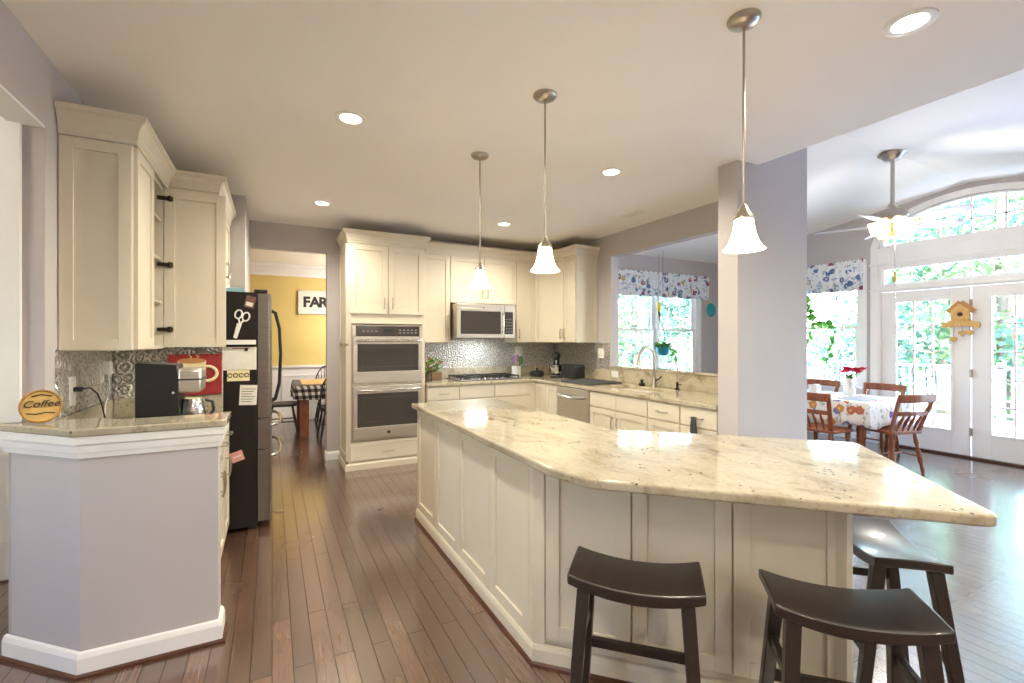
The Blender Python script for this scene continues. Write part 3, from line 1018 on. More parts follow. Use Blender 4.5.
# ---- base cabinets
BH = CT - .037
def base(name, label, loc, rz, w, fronts, d=.6):
    r = thing(name, label, 'cabinet', loc, rz)
    MB().box(0, w, 0, d, .10, BH).box(0, w, .06, d, 0, .10).build('carcass', M['cab'], r, .0015)
    for f in fronts:
        if f[0] == 'drawer': slab_drawer(r, f[1], f[2], f[3], f[4], f[5])
        else: door(r, f[1], f[2], f[3], f[4], f[5] if len(f) > 5 else None, f[6] if len(f) > 6 else None)
    return r
BY = 5.20
DZ0, DZ1 = .715, .862
base('base_cabinet', 'cream base cabinet with a drawer beside the wall oven', (1.60, BY, 0), 0, .39, [('drawer', .004, .386, DZ0, DZ1, True), ('door', .004, .386, .115, DZ0 - .01, .345, .60)])
base('base_cabinet', 'wide cream drawer cabinet underneath the gas cooktop', (1.99, BY, 0), 0, .97, [('drawer', .004, .468, DZ0, DZ1, False), ('drawer', .475, .966, DZ0, DZ1, False), ('drawer', .004, .468, .42, DZ0 - .01, True), ('drawer', .475, .966, .42, DZ0 - .01, False), ('drawer', .004, .966, .115, .41, True)])
BX = 3.07
cbn = thing('corner_base_cabinet', 'cream blind corner base cabinet left of the dishwasher', 'cabinet', (BX, 5.20, 0), -PI / 2)
MB().box(-.62, .535, .0, .66, .10, BH).box(-.62, .535, .06, .66, 0, .10).build('carcass', M['cab'], cbn, .0015)
MB().box(-.002, .0, -.105, .0, .10, BH).build('filler', M['cab'], cbn)
door(cbn, .01, .265, .115, DZ1); door(cbn, .272, .53, .115, DZ1)
base('base_cabinet', 'cream sink base with two false drawer fronts over two doors', (BX, 4.03, 0), -PI / 2, .86, [('drawer', .004, .427, DZ0, DZ1, False), ('drawer', .433, .856, DZ0, DZ1, False), ('door', .004, .427, .115, DZ0 - .01, .39, .58), ('door', .433, .856, .115, DZ0 - .01, .47, .58)], .66)
base('base_cabinet', 'cream base cabinet with plain drawer right of the sink base', (BX, 3.165, 0), -PI / 2, .375, [('drawer', .004, .371, DZ0, DZ1, True), ('door', .004, .371, .115, DZ0 - .01, .335, .58)], .66)
base('base_cabinet', 'cream base cabinet with the towel on its drawer, against the pillar', (BX, 2.785, 0), -PI / 2, .37, [('drawer', .004, .366, DZ0, DZ1, True), ('door', .004, .366, .115, DZ0 - .01, .035, .58)], .66)

# ---- dishwasher
dw = thing('dishwasher', 'stainless dishwasher with arched handle in the sink run', 'dishwasher', (BX, 4.655, 0), -PI / 2)
MB().box(.01, .62, .01, .58, .1, BH - .005).build('body', M['black'], dw)
dd = MB().box(.008, .622, -.03, .01, .12, BH - .008).build('dishwasher_door', M['steel'], dw, .005)
MB().tube([(.03, -.045, .79), (.10, -.062, .775), (.315, -.075, .765), (.53, -.062, .775), (.60, -.045, .79)], .014, 12).tube([(.04, -.028, .79), (.04, -.05, .787)], .012, 10).tube([(.59, -.028, .79), (.59, -.05, .787)], .012, 10).build('handle', M['chrome'], dd, smooth=50)
MB().box(.01, .62, .04, .08, 0, .1).build('toe_kick', M['black'], dw)

# ---- perimeter worktop with a sink cut-out
def slab_cells(xs, ys, inside, z0, z1):
    mb = MB()
    idx = {}
    vs, fs = [], []
    def vid(i, j, k):
        key = (i, j, k)
        if key not in idx:
            idx[key] = len(vs)
            vs.append((xs[i], ys[j], z1 if k else z0))
        return idx[key]
    nx, ny = len(xs) - 1, len(ys) - 1
    ins = {(i, j) for i in range(nx) for j in range(ny) if inside((xs[i] + xs[i + 1]) / 2, (ys[j] + ys[j + 1]) / 2)}
    for (i, j) in ins:
        fs.append((vid(i, j, 1), vid(i + 1, j, 1), vid(i + 1, j + 1, 1), vid(i, j + 1, 1)))
        fs.append((vid(i, j, 0), vid(i, j + 1, 0), vid(i + 1, j + 1, 0), vid(i + 1, j, 0)))
        for (di, dj, a, b) in ((-1, 0, (i, j + 1), (i, j)), (1, 0, (i + 1, j), (i + 1, j + 1)), (0, -1, (i, j), (i + 1, j)), (0, 1, (i + 1, j + 1), (i, j + 1))):
            if (i + di, j + dj) not in ins:
                fs.append((vid(*a, 0), vid(*b, 0), vid(*b, 1), vid(*a, 1)))
    return mb.add(vs, fs)
SX0, SX1, SY0, SY1 = 3.19, 3.58, 3.30, 4.00
wt = slab_cells([1.59, 3.035, SX0, SX1, 3.755], [2.415, SY0, SY1, 5.165, 5.825], lambda x, y: (y > 5.165 or x > 3.035) and not (SX0 < x < SX1 and SY0 < y < SY1), BH, CT)
tag(wt.build('worktop', M['granite2'], None, .006, seg=3), 'L shaped granite worktop along the back wall and under the pass-through', 'worktop')
gb = MB().box(1.59, 3.735, 5.805, 5.828, CT, 1.05).box(3.732, 3.757, 4.545, 5.805, CT, 1.05)
tag(gb.build('granite_backsplash', M['granite2'], None, .003), 'low granite upstand behind the cooktop and mixer corner', 'backsplash')
tag(MB().box(3.732, 3.757, 2.415, 4.543, CT, 1.073).build('granite_backsplash', M['granite2'], None, .003), 'taller granite upstand behind the sink and faucets', 'backsplash')
tag(MB().box(1.59, 3.75, 5.815, 5.828, 1.05, UB + .5).build('tin_backsplash', M['tin']), 'pressed tin backsplash behind the cooktop', 'backsplash')
tag(MB().box(3.745, 3.758, 4.56, 5.81, 1.05, UB).build('tin_backsplash', M['tin']), 'pressed tin backsplash beside the pass-through opening', 'backsplash')

# sink + taps
sk = thing('kitchen_sink', 'stainless undermount sink in front of the pass-through', 'sink', (0, 0, 0))
s = MB()
zb = CT - .21
s.box(SX0 - .02, SX1 + .02, SY0 - .02, SY1 + .02, zb - .01, zb)
for (a, b, c_, d_) in ((SX0 - .02, SX0 - .002, SY0 - .02, SY1 + .02), (SX1 + .002, SX1 + .02, SY0 - .02, SY1 + .02), (SX0 - .02, SX1 + .02, SY0 - .02, SY0 - .002), (SX0 - .02, SX1 + .02, SY1 + .002, SY1 + .02)):
    s.box(a, b, c_, d_, zb, BH - .001)
s.build('bowl', M['steel'], sk)
MB().lathe([(.001, 0), (.04, 0), (.043, .004), (.02, .006), (.001, .004)], ((SX0 + SX1) / 2, (SY0 + SY1) / 2, zb), 18).build('drain', M['chrome'], sk, smooth=40)
fa = thing('kitchen_faucet', 'tall gooseneck pull-down faucet behind the sink', 'faucet', (3.665, 3.70, CT))
MB().lathe([(.001, 0), (.03, 0), (.03, .01), (.022, .02), (.02, .10), (.014, .12), (.001, .12)], n=18).build('base', M['nickel'], fa, smooth=40)
MB().tube([(0, 0, .10), (0, 0, .32)] + arc((-.105, 0, .32), .105, 0, PI, 14) , .0125, 12).build('spout', M['nickel'], fa, smooth=60)
MB().tube([(-.21, 0, .33), (-.215, 0, .28), (-.225, 0, .235)], [.014, .019, .021], 12).build('spray_head', M['nickel'], fa, smooth=60)
MB().tube([(.0, -.02, .07), (.01, -.055, .085), (.012, -.095, .12)], [.009, .008, .006], 10).build('lever', M['dark_metal'], fa, smooth=60)
f2 = thing('filter_tap', 'slim arched water filter tap right of the main faucet', 'faucet', (3.665, 3.38, CT))
MB().lathe([(.001, 0), (.022, 0), (.022, .012), (.012, .02), (.014, .075), (.001, .08)], n=16).build('base', M['dark_metal'], f2, smooth=40)
MB().tube([(0, 0, .07), (0, 0, .22)] + arc((-.075, 0, .22), .075, 0, PI, 12) + [(-.15, 0, .17)], .0065, 10).build('spout', M['nickel'], f2, smooth=60)
MB().tube([(0, -.01, .05), (0, -.05, .055)], .005, 8).build('lever', M['dark_metal'], f2)
sd = thing('scrub_brush', 'round dark dish scrubber on the sink edge by the faucet', 'brush', (3.64, 3.86, CT))
MB().lathe([(.001, 0), (.03, 0), (.036, .02), (.03, .03), (.001, .032)], n=16).build('bristles', M['dark_metal'], sd, smooth=40)
MB().lathe([(.012, .03), (.012, .04), (.022, .055), (.016, .07), (.001, .074)], n=14).build('knob', M['black'], sd, smooth=40)
# towel on the last drawer
tw = MB()
tz = .79
for (x, hw_, z1_) in ((3.000, .036, .58), (3.012, .03, .62)):
    n = 8
    vs = []
    for j in range(7):
        z = tz + .012 - (tz - z1_) * j / 6
        for i in range(n + 1):
            q = i / n * 2 - 1
            wv = hw_ * (.55 + .45 * (j / 6)) if j > 0 else hw_ * .7
            vs.append((x + .006 * math.sin(q * 9 + j) - .004, 2.60 + q * wv, z))
    tw.add(vs, [(j * (n + 1) + i, j * (n + 1) + i + 1, (j + 1) * (n + 1) + i + 1, (j + 1) * (n + 1) + i) for j in range(6) for i in range(n)])
tag(tw.build('dish_towel', M['towel'], None, solid=.006, smooth=60), 'charcoal dish towel tied over the drawer handle by the pillar', 'towel')

# ---- cooktop
ck = thing('gas_cooktop', 'black gas cooktop set in the worktop below the microwave', 'cooktop', (2.03, 5.27, CT))
MB().box(0, .86, 0, .49, 0, .012).build('top_plate', M['steel_dark'], ck, .005)
for k in range(3):
    g = MB()
    x0 = .02 + k * .278
    frame_rect(g, x0, x0 + .265, 0, 0, .012, 0, 0, 'x') if False else None
    for a in (.03, .24, .45): g.box(x0, x0 + .265, a, a + .014, .035, .05)
    for a in (0, .125, .251): g.box(x0 + a, x0 + a + .014, .03, .464, .035, .05)
    for (a, b) in ((0, .03), (.251, .03), (0, .45), (.251, .45)): g.box(x0 + a, x0 + a + .014, b, b + .014, .012, .036)
    g.build('grate', M['black'], ck, .002)
for (x, y) in ((.15, .13), (.15, .35), (.43, .24), (.71, .13), (.71, .35)):
    MB().lathe([(.001, .012), (.05, .012), (.045, .02), (.03, .022), (.03, .03), (.001, .032)], (x, y, 0), 16).build('burner', M['dark_metal'], ck, smooth=40)
for i in range(5):
    MB().lathe([(.001, .03), (.014, .03), (.016, .012)], (.27 + i * .08, .035, 0), 12).build('knob', M['chrome'], ck, smooth=40)

# ---- small things on the perimeter worktop
pl = thing('herb_planter', 'small planter of red and green foliage beside the cooktop', 'plant', (1.80, 5.60, CT))
MB().box(-.10, .10, -.05, .05, 0, .10).build('planter_box', wood('planter_wood', (110, 84, 62), (140, 110, 82)), pl, .004)
for (mname, nn, mm) in (('foliage', 60, 'leaf_c'), ('blossom', 26, 'orange')):
    b = MB()
    for i in range(nn):
        p = (R.uniform(-.09, .09), R.uniform(-.05, .05), R.uniform(.09, .25))
        b.leaf(p, (R.uniform(-1, 1), R.uniform(-1, 1), R.uniform(.1, 1)), (0, 0, 1), .07, .045)
    b.build(mname, M[mm], pl)
cj = thing('glass_jar', 'clear glass jar standing next to the herb planter', 'jar', (1.70, 5.45, CT))
MB().lathe([(.001, .0), (.035, 0), (.035, .09), (.03, .1)], n=16).build('jar_body', M['jar'], cj, smooth=40)
MB().lathe([(.001, .12), (.032, .12), (.032, .1), (.001, .1)], n=16).build('lid', M['dark_metal'], cj, smooth=40)
cr_ = thing('utensil_crock', 'white crock of purple utensils right of the cooktop', 'crock', (3.0, 5.62, CT))
MB().lathe([(.001, 0), (.062, 0), (.066, .02), (.066, .15), (.058, .15), (.056, .02), (.001, .02)], n=20).build('pot', M['ceramic'], cr_, smooth=40)
for (a, ln, mm) in ((-.3, .17, 'purple'), (.1, .19, 'purple'), (.5, .14, 'leaf_c'), (-.1, .15, 'pine')):
    MB().tube([(a * .05, 0, .06), (a * .12, 0, .17)], .006, 8).blob((a * .15, 0, .16 + ln * .45), .045, 8, .75, .25, 1.3).build('utensil', M[mm], cr_, smooth=60)
def outlet(label, loc, rz, w=.075, h=.12, group=None):
    o = thing('wall_outlet', label, 'outlet', loc, rz, group)
    MB().box(-w / 2, w / 2, -.006, 0, -h / 2, h / 2).build('cover_plate', M['white_plastic'], o, .002)
    for z in (-.022, .022): MB().box(-.016, .016, -.009, -.006, z - .014, z + .014).build('receptacle', M['white_plastic'], o, .001)
    return o
outlet('white outlet plate on the tin behind the utensil crock', (3.14, 5.815, 1.26), 0, .12, .14)
outlet('white outlet plate on the tin at the pass-through corner', (3.745, 4.70, 1.25), -PI / 2, .12, .12)
outlet('cream outlet plate on the granite upstand left of the sink', (3.732, 4.42, 1.0), -PI / 2, .12, .075)
kd = thing('cast_iron_pot', 'low black lidded pot in the worktop corner', 'pot', (3.26, 5.50, CT))
MB().lathe([(.001, 0), (.085, 0), (.105, .03), (.105, .05), (.001, .05)], n=24).build('pot_body', M['black'], kd, smooth=40)
MB().lathe([(.108, .05), (.10, .062), (.05, .085), (.012, .09), (.012, .10), (.024, .11), (.014, .12), (.001, .12)], n=24).build('lid', M['black'], kd, smooth=40)
mx = thing('stand_mixer', 'black stand mixer with a silver bowl in the corner', 'mixer', (3.47, 5.33, CT), math.radians(-125))
MB().box(-.09, .16, -.08, .08, 0, .03).build('base', M['black'], mx, .012)
MB().beam((-.06, 0, .02), (-.055, 0, .25), .07, .09, .06, .08).build('column', M['black'], mx, .015)
MB().tube([(-.11, 0, .28), (-.08, 0, .285), (0, 0, .29), (.09, 0, .285), (.15, 0, .275), (.17, 0, .27)], [.03, .052, .06, .058, .045, .02], 16).build('head', M['black'], mx, smooth=60)
MB().lathe([(.001, .03), (.05, .03), (.055, .045), (.085, .08), (.098, .13), (.10, .17), (.104, .172), (.095, .165), (.001, .16)], (.08, 0, 0), 24).build('mixing_bowl', M['chrome'], mx, smooth=40)
MB().tube([(.08, 0, .25), (.08, 0, .17)], .012, 10).build('beater_shaft', M['chrome'], mx)
ts = thing('toaster', 'black two slot toaster left of the drying mat', 'toaster', (3.50, 4.98, CT), -PI / 2)
MB().prism(fillet([(-.15, .01), (.15, .01), (.15, .19), (-.15, .19)], [.01, .01, .04, .04]), -.085, .085, 'xz').build('body', M['black'], ts, .008, smooth=40)
for y in (-.03, .03): MB().box(-.11, .11, y - .012, y + .012, .187, .1915).build('slot', M['steel_dark'], ts)
MB().box(-.165, -.15, -.02, .02, .11, .125).build('lever', M['chrome'], ts, .003)
tag(MB().box(3.13, 3.62, 4.16, 4.72, CT + .001, CT + .014).build('drying_mat', M['towel'], None, .006), 'dark flat drying mat on the worktop left of the sink', 'mat')

# ================================================================== LEFT SIDE
bar = fillet([(-.188, 2.525), (-.188, 2.77), (-.62, 2.77), (-.735, 2.876), (-1.078, 2.876), (-1.078, 2.862), (-.735, 2.525)], [.03, 0, 0, 0, 0, 0, .02])
tag(MB().prism(bar, 1.015, 1.048).build('bar_countertop', M['granite'], None, .007, seg=3), 'raised angled granite bar top on the half wall', 'countertop')
lb = thing('base_cabinet', 'cream base cabinet behind the half wall next to refrigerator', 'cabinet', (-.29, 2.70, 0), PI / 2)
for (q0, z0_, z1_) in ((0, .10, BH), (.06, 0, .10)): MB().prism([(0, q0), (1.14, q0), (1.14, .63), (.27, .63), (0, .36)], z0_, z1_).build('carcass' if q0 == 0 else 'toe_kick', M['cab'], lb, .0015)
for (a, b, hx) in ((.004, .376, .34), (.382, .756, .42), (.762, 1.136, .80)):
    slab_drawer(lb, a, b, DZ0, DZ1); door(lb, a, b, .115, DZ0 - .01, hx, .60)
lt = MB().prism([(-.255, 2.692), (-.255, 3.825), (-.928, 3.825), (-.928, 2.955), (-.672, 2.692)], BH, CT)
tag(lt.build('worktop', M['granite2'], None, .005), 'short granite worktop behind the raised coffee bar', 'worktop')
# end panel beside the refrigerator, its tin and granite
tag(MB().box(-.928, -.31, 3.85, 3.87, 0, 1.84).build('cabinet_divider', M['cab'], None, .002), 'cream end panel between coffee counter and refrigerator', 'divider')
tag(MB().box(-.907, -.31, 3.828, 3.848, CT, 1.038).build('granite_backsplash', M['granite'], None, .003), 'granite upstand below the red cup picture', 'backsplash')
tag(MB().box(-.928, -.908, 2.99, 3.826, CT, 1.038).build('granite_backsplash', M['granite'], None, .003), 'granite upstand along the left wall behind the cords', 'backsplash')
tag(MB().box(-.916, -.312, 3.838, 3.848, 1.04, 1.84).build('tin_backsplash', M['tin']), 'pressed tin backsplash facing the camera behind the coffee maker', 'backsplash')
tag(MB().box(-.928, -.918, 2.99, 3.836, 1.04, 1.372).build('tin_backsplash', M['tin']), 'pressed tin backsplash with two outlets on the left wall', 'backsplash')

# left wall cabinet with one open door
LZ0, LZ1 = 1.365, 2.43
lc = thing('wall_cabinet', 'cream wall cabinet with its far door standing open', 'cabinet', (-.64, 3.03, 0), PI / 2)
cw = .765
b = MB()
b.box(0, .02, 0, .288, LZ0, LZ1).box(cw - .02, cw, 0, .288, LZ0, LZ1).box(.02, cw - .02, .27, .288, LZ0, LZ1).box(.02, cw - .02, 0, .27, LZ0, LZ0 + .02).box(.02, cw - .02, 0, .27, LZ1 - .02, LZ1)
b.box(.375, .39, 0, .03, LZ0 + .02, LZ1 - .02)
b.build('carcass', M['cab'], lc, .0015)
for z in (1.66, 1.94, 2.2): MB().box(.02, cw - .02, .01, .27, z, z + .018).build('shelf', M['cab_in'], lc)
door(lc, .004, .378, LZ0 + .006, LZ1 - .006)
ep = shaker(MB(), -.286, -.003, LZ0 + .004, LZ1 - .004, 0, .012, .055, .007)
ep.xf(Matrix.Rotation(-PI / 2, 4, 'Z')).build('side_panel', M['cab'], lc, .0015)
od = shaker(MB(), 0, .35, LZ0 + .006, LZ1 - .006).xf(Matrix.Translation((cw - .001, -.004, 0)) @ Matrix.Rotation(-PI / 2, 4, 'Z')).build('door', M['cab'], lc, .0015)
for z in (1.49, 1.92, 2.36):
    hm = MB().box(cw - .034, cw - .021, -.055, -.02, z - .014, z + .014).box(cw - .042, cw - .021, -.02, .03, z - .012, z + .012).tube([(cw - .03, -.038, z - .018), (cw - .03, -.038, z + .018)], .011, 10)
    hm.build('hinge', M['dark_metal'], od, .002)
MB().sweep([(-.012, .285), (-.012, -.012), (cw + .02, -.012)], [(o * .95, z) for o, z in crown_prof(LZ1)]).build('crown', M['cab'], lc)
# mugs and boxes on the cabinet shelves
def lcp(x, y): return (-.64 - y, 3.03 + x)
MUG = None
for (x, y, z, rgb, nm) in ((.48, .1, 1.678, (220, 150, 180), 'pink mug on the lowest inner shelf of the open cabinet'), (.60, .1, 1.958, (230, 200, 210), 'pale pink mug on the middle shelf of the open cabinet'), (.52, .12, 1.395, (120, 120, 128), 'grey mug on the floor of the open cabinet'), (.62, .10, 2.218, (200, 198, 196), 'white mug on the top shelf of the open cabinet')):
    px, py = lcp(x, y)
    t = thing('mug', nm, 'mug', (px, py, z), 0, 'mugs in the open wall cabinet')
    mm = mat('mug_glaze', rgb, .25)
    MB().lathe([(.001, 0), (.036, 0), (.04, .01), (.041, .10), (.037, .10), (.035, .012), (.001, .012)], n=18).build('cup', mm, t, smooth=40)
    MB().tube(arc((.04, 0, .052), .026, -PI / 2, PI / 2, 8, 'xz', .03), .006, 8).build('handle', mm, t, smooth=60)

# cabinet over the refrigerator
of = thing('wall_cabinet', 'deep cream cabinet above the refrigerator', 'cabinet', (-.355, 3.85, 0), PI / 2)
MB().box(0, 1.01, 0, .57, 1.84, LZ1).build('carcass', M['cab'], of, .0015)
door(of, .004, .502, 1.848, LZ1 - .006, .46, 1.98); door(of, .508, 1.006, 1.848, LZ1 - .006, .55, 1.98)
MB().sweep([(-.004, .30), (-.004, -.012), (1.01, -.012)], [(o * .95, z) for o, z in crown_prof(LZ1)]).build('crown', M['cab'], of)

# refrigerator
fr = thing('refrigerator', 'french door refrigerator with black sides and steel doors', 'refrigerator', (-.10, 3.93, 0), PI / 2)
fw, fd, fh = .90, .79, 1.775
MB().box(0, fw, 0, fd, .03, fh).build('body', M['fridge_side'], fr, .006)
MB().box(.03, fw - .03, .0, .06, 0, .03).build('toe_grille', M['black'], fr)
for hx_ in (.01, fw - .10): MB().box(hx_, hx_ + .09, -.07, .02, fh, fh + .025).build('hinge_cover', M['black'], fr, .006)
def fdoor(a, b, z0, z1, h):
    o = MB().prism(fillet([(a, -.004), (b, -.004), (b, -.088), ((a + b) / 2, -.098), (a, -.088)], [0, 0, .018, .2, .018]), z0, z1).build('refrigerator_door', M['steel_dark'], fr, .003, smooth=40)
    if h == 'v0' or h == 'v1':
        x = b - .045 if h == 'v0' else a + .045
        hh = MB().tube([(x, -.085, z1 - .10), (x, -.125, z1 - .12), (x, -.155, z1 - .25), (x, -.165, (z0 + z1) / 2), (x, -.155, z0 + .22), (x, -.125, z0 + .09), (x, -.085, z0 + .07)], .0125, 10)
        hh.build('handle', M['black'], o, smooth=60)
    else:
        zz = z1 - .06
        MB().tube([(a + .07, -.085, zz), (a + .09, -.125, zz), (a + .2, -.155, zz - .004), ((a + b) / 2, -.165, zz - .006), (b - .2, -.155, zz - .004), (b - .09, -.125, zz), (b - .07, -.085, zz)], .0135, 10).build('handle', M['chrome'], o, smooth=60)
    return o
fdoor(.003, fw / 2 - .002, .835, fh - .005, 'v0')
fdoor(fw / 2 + .002, fw - .003, .835, fh - .005, 'v1')
fdoor(.003, fw - .003, .60, .828, 'h')
fdoor(.003, fw - .003, .06, .593, 'h')

# papers and magnets on its black side (side plane y = 3.93)
FY = 3.928
def fx(u): return FY * (212.8 + .8866 * (u - 512)) / (407.8 - .4626 * (u - 512))
def fz(u, v): return 1.42 - (v - 340) * FY / (407.8 - .4626 * (u - 512))
def fpaper(name, label, cat, u0, u1, v0, v1, m, tilt=0.0):
    x0, x1 = fx(u0), fx(u1); um = (u0 + u1) / 2
    z0, z1 = fz(um, v1), fz(um, v0)
    t = thing(name, label, cat, ((x0 + x1) / 2, FY, (z0 + z1) / 2))
    t.rotation_euler = (0, tilt, 0)
    hw_, hh_ = (x1 - x0) / 2, (z1 - z0) / 2
    MB().box(-hw_, hw_, -.002, 0, -hh_, hh_).build('sheet', m, t)
    return t, hw_, hh_
t, a, b = fpaper('note_sheet', 'wide white sheet pinned high on the black refrigerator side', 'paper', 223, 256.5, 347, 370, M['paper'])
MB().lathe([(.001, -.012), (.012, -.012), (.012, -.002)], (.04, 0, b - .02), 12, 'y').build('magnet', M['black'], t)
MB().box(-.05, .06, -.003, -.002, b - .012, b - .006).build('printed_line', M['red'], t)
t, a, b = fpaper('coupon_card', 'cream card with a row of rings below the white sheet', 'card', 227, 249.5, 369.5, 381, M['cream'])
rm = MB()
for i in range(4): rm.tube(arc((-a + a * 2 * (i + .5) / 4, -.003, 0), .014, 0, 2 * PI * 11 / 12, 11), .003, 6)
rm.build('ring_print', M['ink'], t)
t, a, b = fpaper('calendar_page', 'small white page with printed lines on refrigerator side', 'paper', 239.5, 257, 385, 405, M['paper'], .05)
lm = MB()
for i in range(6): lm.box(-a * .8, a * (.8 - .2 * (i % 3)), -.003, -.002, b * (.6 - .25 * i) - .002, b * (.6 - .25 * i) + .002)
lm.build('printed_lines', M['ink'], t)
t, a, b = fpaper('magnet_card', 'tilted pink magnet card low on the refrigerator side', 'magnet', 230.5, 243.5, 451.5, 461.5, M['pink'], -.3)
MB().box(-a * .7, a * .7, -.003, -.002, -.005, .005).build('printed_line', M['paper'], t)
t, a, b = fpaper('photo_magnet', 'small dark photo magnet near the refrigerator top corner', 'magnet', 245, 255, 296, 308, noisy('photo_print', (110, 76, 66), .5, 20, 40), .25)
MB().box(-a * .7, a * .7, -.003, -.002, -b * .7, -b * .05).build('photo_subject', M['paper'], t)
# white scissors hanging on the side
xs_, zs_ = fx(239), fz(239, 325)
sc = thing('scissors', 'white handled kitchen scissors hanging on refrigerator side', 'scissors', (xs_, FY, zs_))
sc.rotation_euler = (0, .25, 0)
MB().tube(arc((-.022, -.01, .075), .022, 0, 2 * PI * 15 / 16, 15, 'xz', .032), .006, 8, closed=True).tube(arc((.028, -.01, .07), .022, 0, 2 * PI * 15 / 16, 15, 'xz', .032), .006, 8, closed=True).tube([(-.014, -.01, .045), (.006, -.01, 0)], .007, 8).tube([(.02, -.01, .04), (0, -.01, 0)], .007, 8).build('grips', M['white_plastic'], sc, smooth=60)
MB().prism([(-.016, .01), (.016, .01), (.012, -.10), (-.012, -.10)], -.014, -.001, 'xz').build('sheath', M['white_plastic'], sc, .003)
ho = thing('magnetic_shelf', 'slim white magnetic ledge above the pinned sheets', 'shelf', ((fx(224) + fx(256)) / 2, FY, fz(240, 344)))
wsh = (fx(256) - fx(224)) / 2
MB().box(-wsh, wsh, -.035, 0, -.004, 0).box(-wsh, wsh, -.035, -.032, 0, .015).box(-wsh, wsh, -.003, 0, 0, .03).build('ledge', M['white_plastic'], ho, .001)
tp = thing('blue_packet', 'pale blue packet lying on top of the refrigerator', 'packet', (-.27, 4.03, 1.776))
MB().prism(fillet([(-.1, 0), (.1, 0), (.08, .035), (-.07, .03)], .01), -.06, .06, 'xz').build('packet', M['skyblue'], tp, .005, smooth=50)
MB().box(-.08, -.05, -.061, .061, .003, .028).build('seal', M['paper'], tp)

# coffee maker
cf = thing('coffee_maker', 'black and chrome drip coffee maker on the counter corner', 'coffee maker', (-.64, 3.06, CT))
MB().prism(fillet([(0, 0), (.20, 0), (.18, .37), (0, .385)], [.01, .01, .01, .01]), 0, .21, 'xz').build('housing', M['black'], cf, .004)
MB().prism([(.181, .215), (.29, .215), (.295, .345), (.181, .352)], .0, .21, 'xz').build('brew_head', M['steel'], cf, .015, smooth=40)
MB().prism([(.183, .285), (.296, .285), (.2962, .293), (.183, .293)], -.001, .211, 'xz').build('band', M['black'], cf)
MB().box(.18, .31, 0, .21, 0, .025).build('warming_base', M['black'], cf, .008)
cfc = MB().lathe([(.001, .027), (.055, .027), (.065, .05), (.066, .12), (.05, .165), (.046, .175), (.001, .175)], (.24, .105, 0), 24).build('carafe', M['chrome'], cf, smooth=40)
MB().tube([(.30, .105, .165), (.335, .105, .15), (.34, .105, .10), (.31, .105, .06)], .009, 8).build('handle', M['black'], cfc, smooth=60)
MB().lathe([(.001, -.002), (.007, -.002), (.007, 0)], (.165, 0, .22), 12, 'y').build('badge', M['chrome'], cf)
# mug picture
pc = thing('coffee_picture', 'red panel picture of a cream steaming coffee cup', 'picture', (-.62, 3.836, 1.042))
MB().box(0, .305, -.018, 0, 0, .28).build('canvas', M['red'], pc, .002)
mk = MB().prism(fillet([(.05, .235), (.215, .235), (.19, .06), (.14, .02), (.085, .02), (.06, .06)], [0, 0, .02, .02, .02, .02]), -.021, -.018, 'xz').build('cup_shape', M['cream'], pc)
MB().tube(arc((.222, -.02, .145), .055, -1.7, 1.9, 14, 'xz', .05), .011, 8).build('cup_handle', M['cream'], mk, smooth=60)
MB().prism([(.132 + .08 * math.cos(2 * PI * i / 24), .235 + .018 * math.sin(2 * PI * i / 24)) for i in range(24)], -.023, -.021, 'xz').build('coffee_surface', mat('painted_coffee', (190, 130, 80), .6), mk)
st = MB()
for x0 in (.12, .16): st.tube([(x0, -.02, .25), (x0 + .012, -.02, .262), (x0 - .006, -.02, .272), (x0 + .006, -.02, .279)], .003, 6)
st.build('steam_shape', M['cream'], mk)
# gold oval coffee plaque
pq = thing('coffee_plaque', 'round gold plaque with coffee lettering on the bar top', 'plaque', (-.905, 2.765, 1.049))
pq.rotation_euler = (math.radians(-12), 0, math.radians(18))
MB().prism([(.068 * math.cos(2 * PI * i / 40), .078 + .073 * math.sin(2 * PI * i / 40)) for i in range(40)], 0, .012, 'xz').build('board', M['gold'], pq, .003)
MB().tube([(.065 * math.cos(2 * PI * i / 40), -.001, .078 + .070 * math.sin(2 * PI * i / 40)) for i in range(40)], .005, 8, closed=True).build('rim', wood('dark_gold', (150, 108, 52), (180, 134, 70)), pq, smooth=60)
text_obj('lettering', 'Coffee', .043, M['ink'], pq, (0, -.003, .088), (PI / 2, 0, math.radians(0)), .002, .3)
MB().tube([(-.045, -.002, .05), (-.015, -.002, .044), (.015, -.002, .05), (.045, -.002, .044)], .0025, 6).build('flourish', M['ink'], pq)
MB().tube([(-.03, -.002, .122), (0, -.002, .13), (.035, -.002, .122)], .0025, 6).build('flourish', M['ink'], pq)
# outlets + cords on the left tin
ol = outlet('white outlet on the left tin with a black plug in it', (-.918, 3.16, 1.155), PI / 2, .075, .15)
ol2 = outlet('white outlet on the left tin holding the white charger', (-.918, 3.62, 1.22), PI / 2)
pg = thing('power_cord', 'black cord running down from the left outlet', 'cord', (-.908, 3.16, 1.165))
MB().box(0, .035, -.014, .014, -.012, .012).build('plug', M['black'], pg, .003)
MB().tube([(.03, 0, 0), (.06, .01, .004), (.085, .03, -.03), (.10, .05, -.10), (.11, .06, -.18), (.13, .06, -.245)], .004, 8).build('cable', M['black'], pg, smooth=60)
pw = thing('charger_cord', 'white charger with a thin cord hanging off the counter outlet', 'cord', (-.908, 3.62, 1.24))
MB().box(0, .04, -.025, .025, -.03, .05).build('charger', M['white_plastic'], pw, .004)
MB().tube([(.03, -.02, -.03), (.05, -.08, -.10), (.05, -.16, -.2), (.06, -.22, -.29), (.08, -.24, -.322)], .003, 8).build('cable', M['white_plastic'], pw, smooth=60)

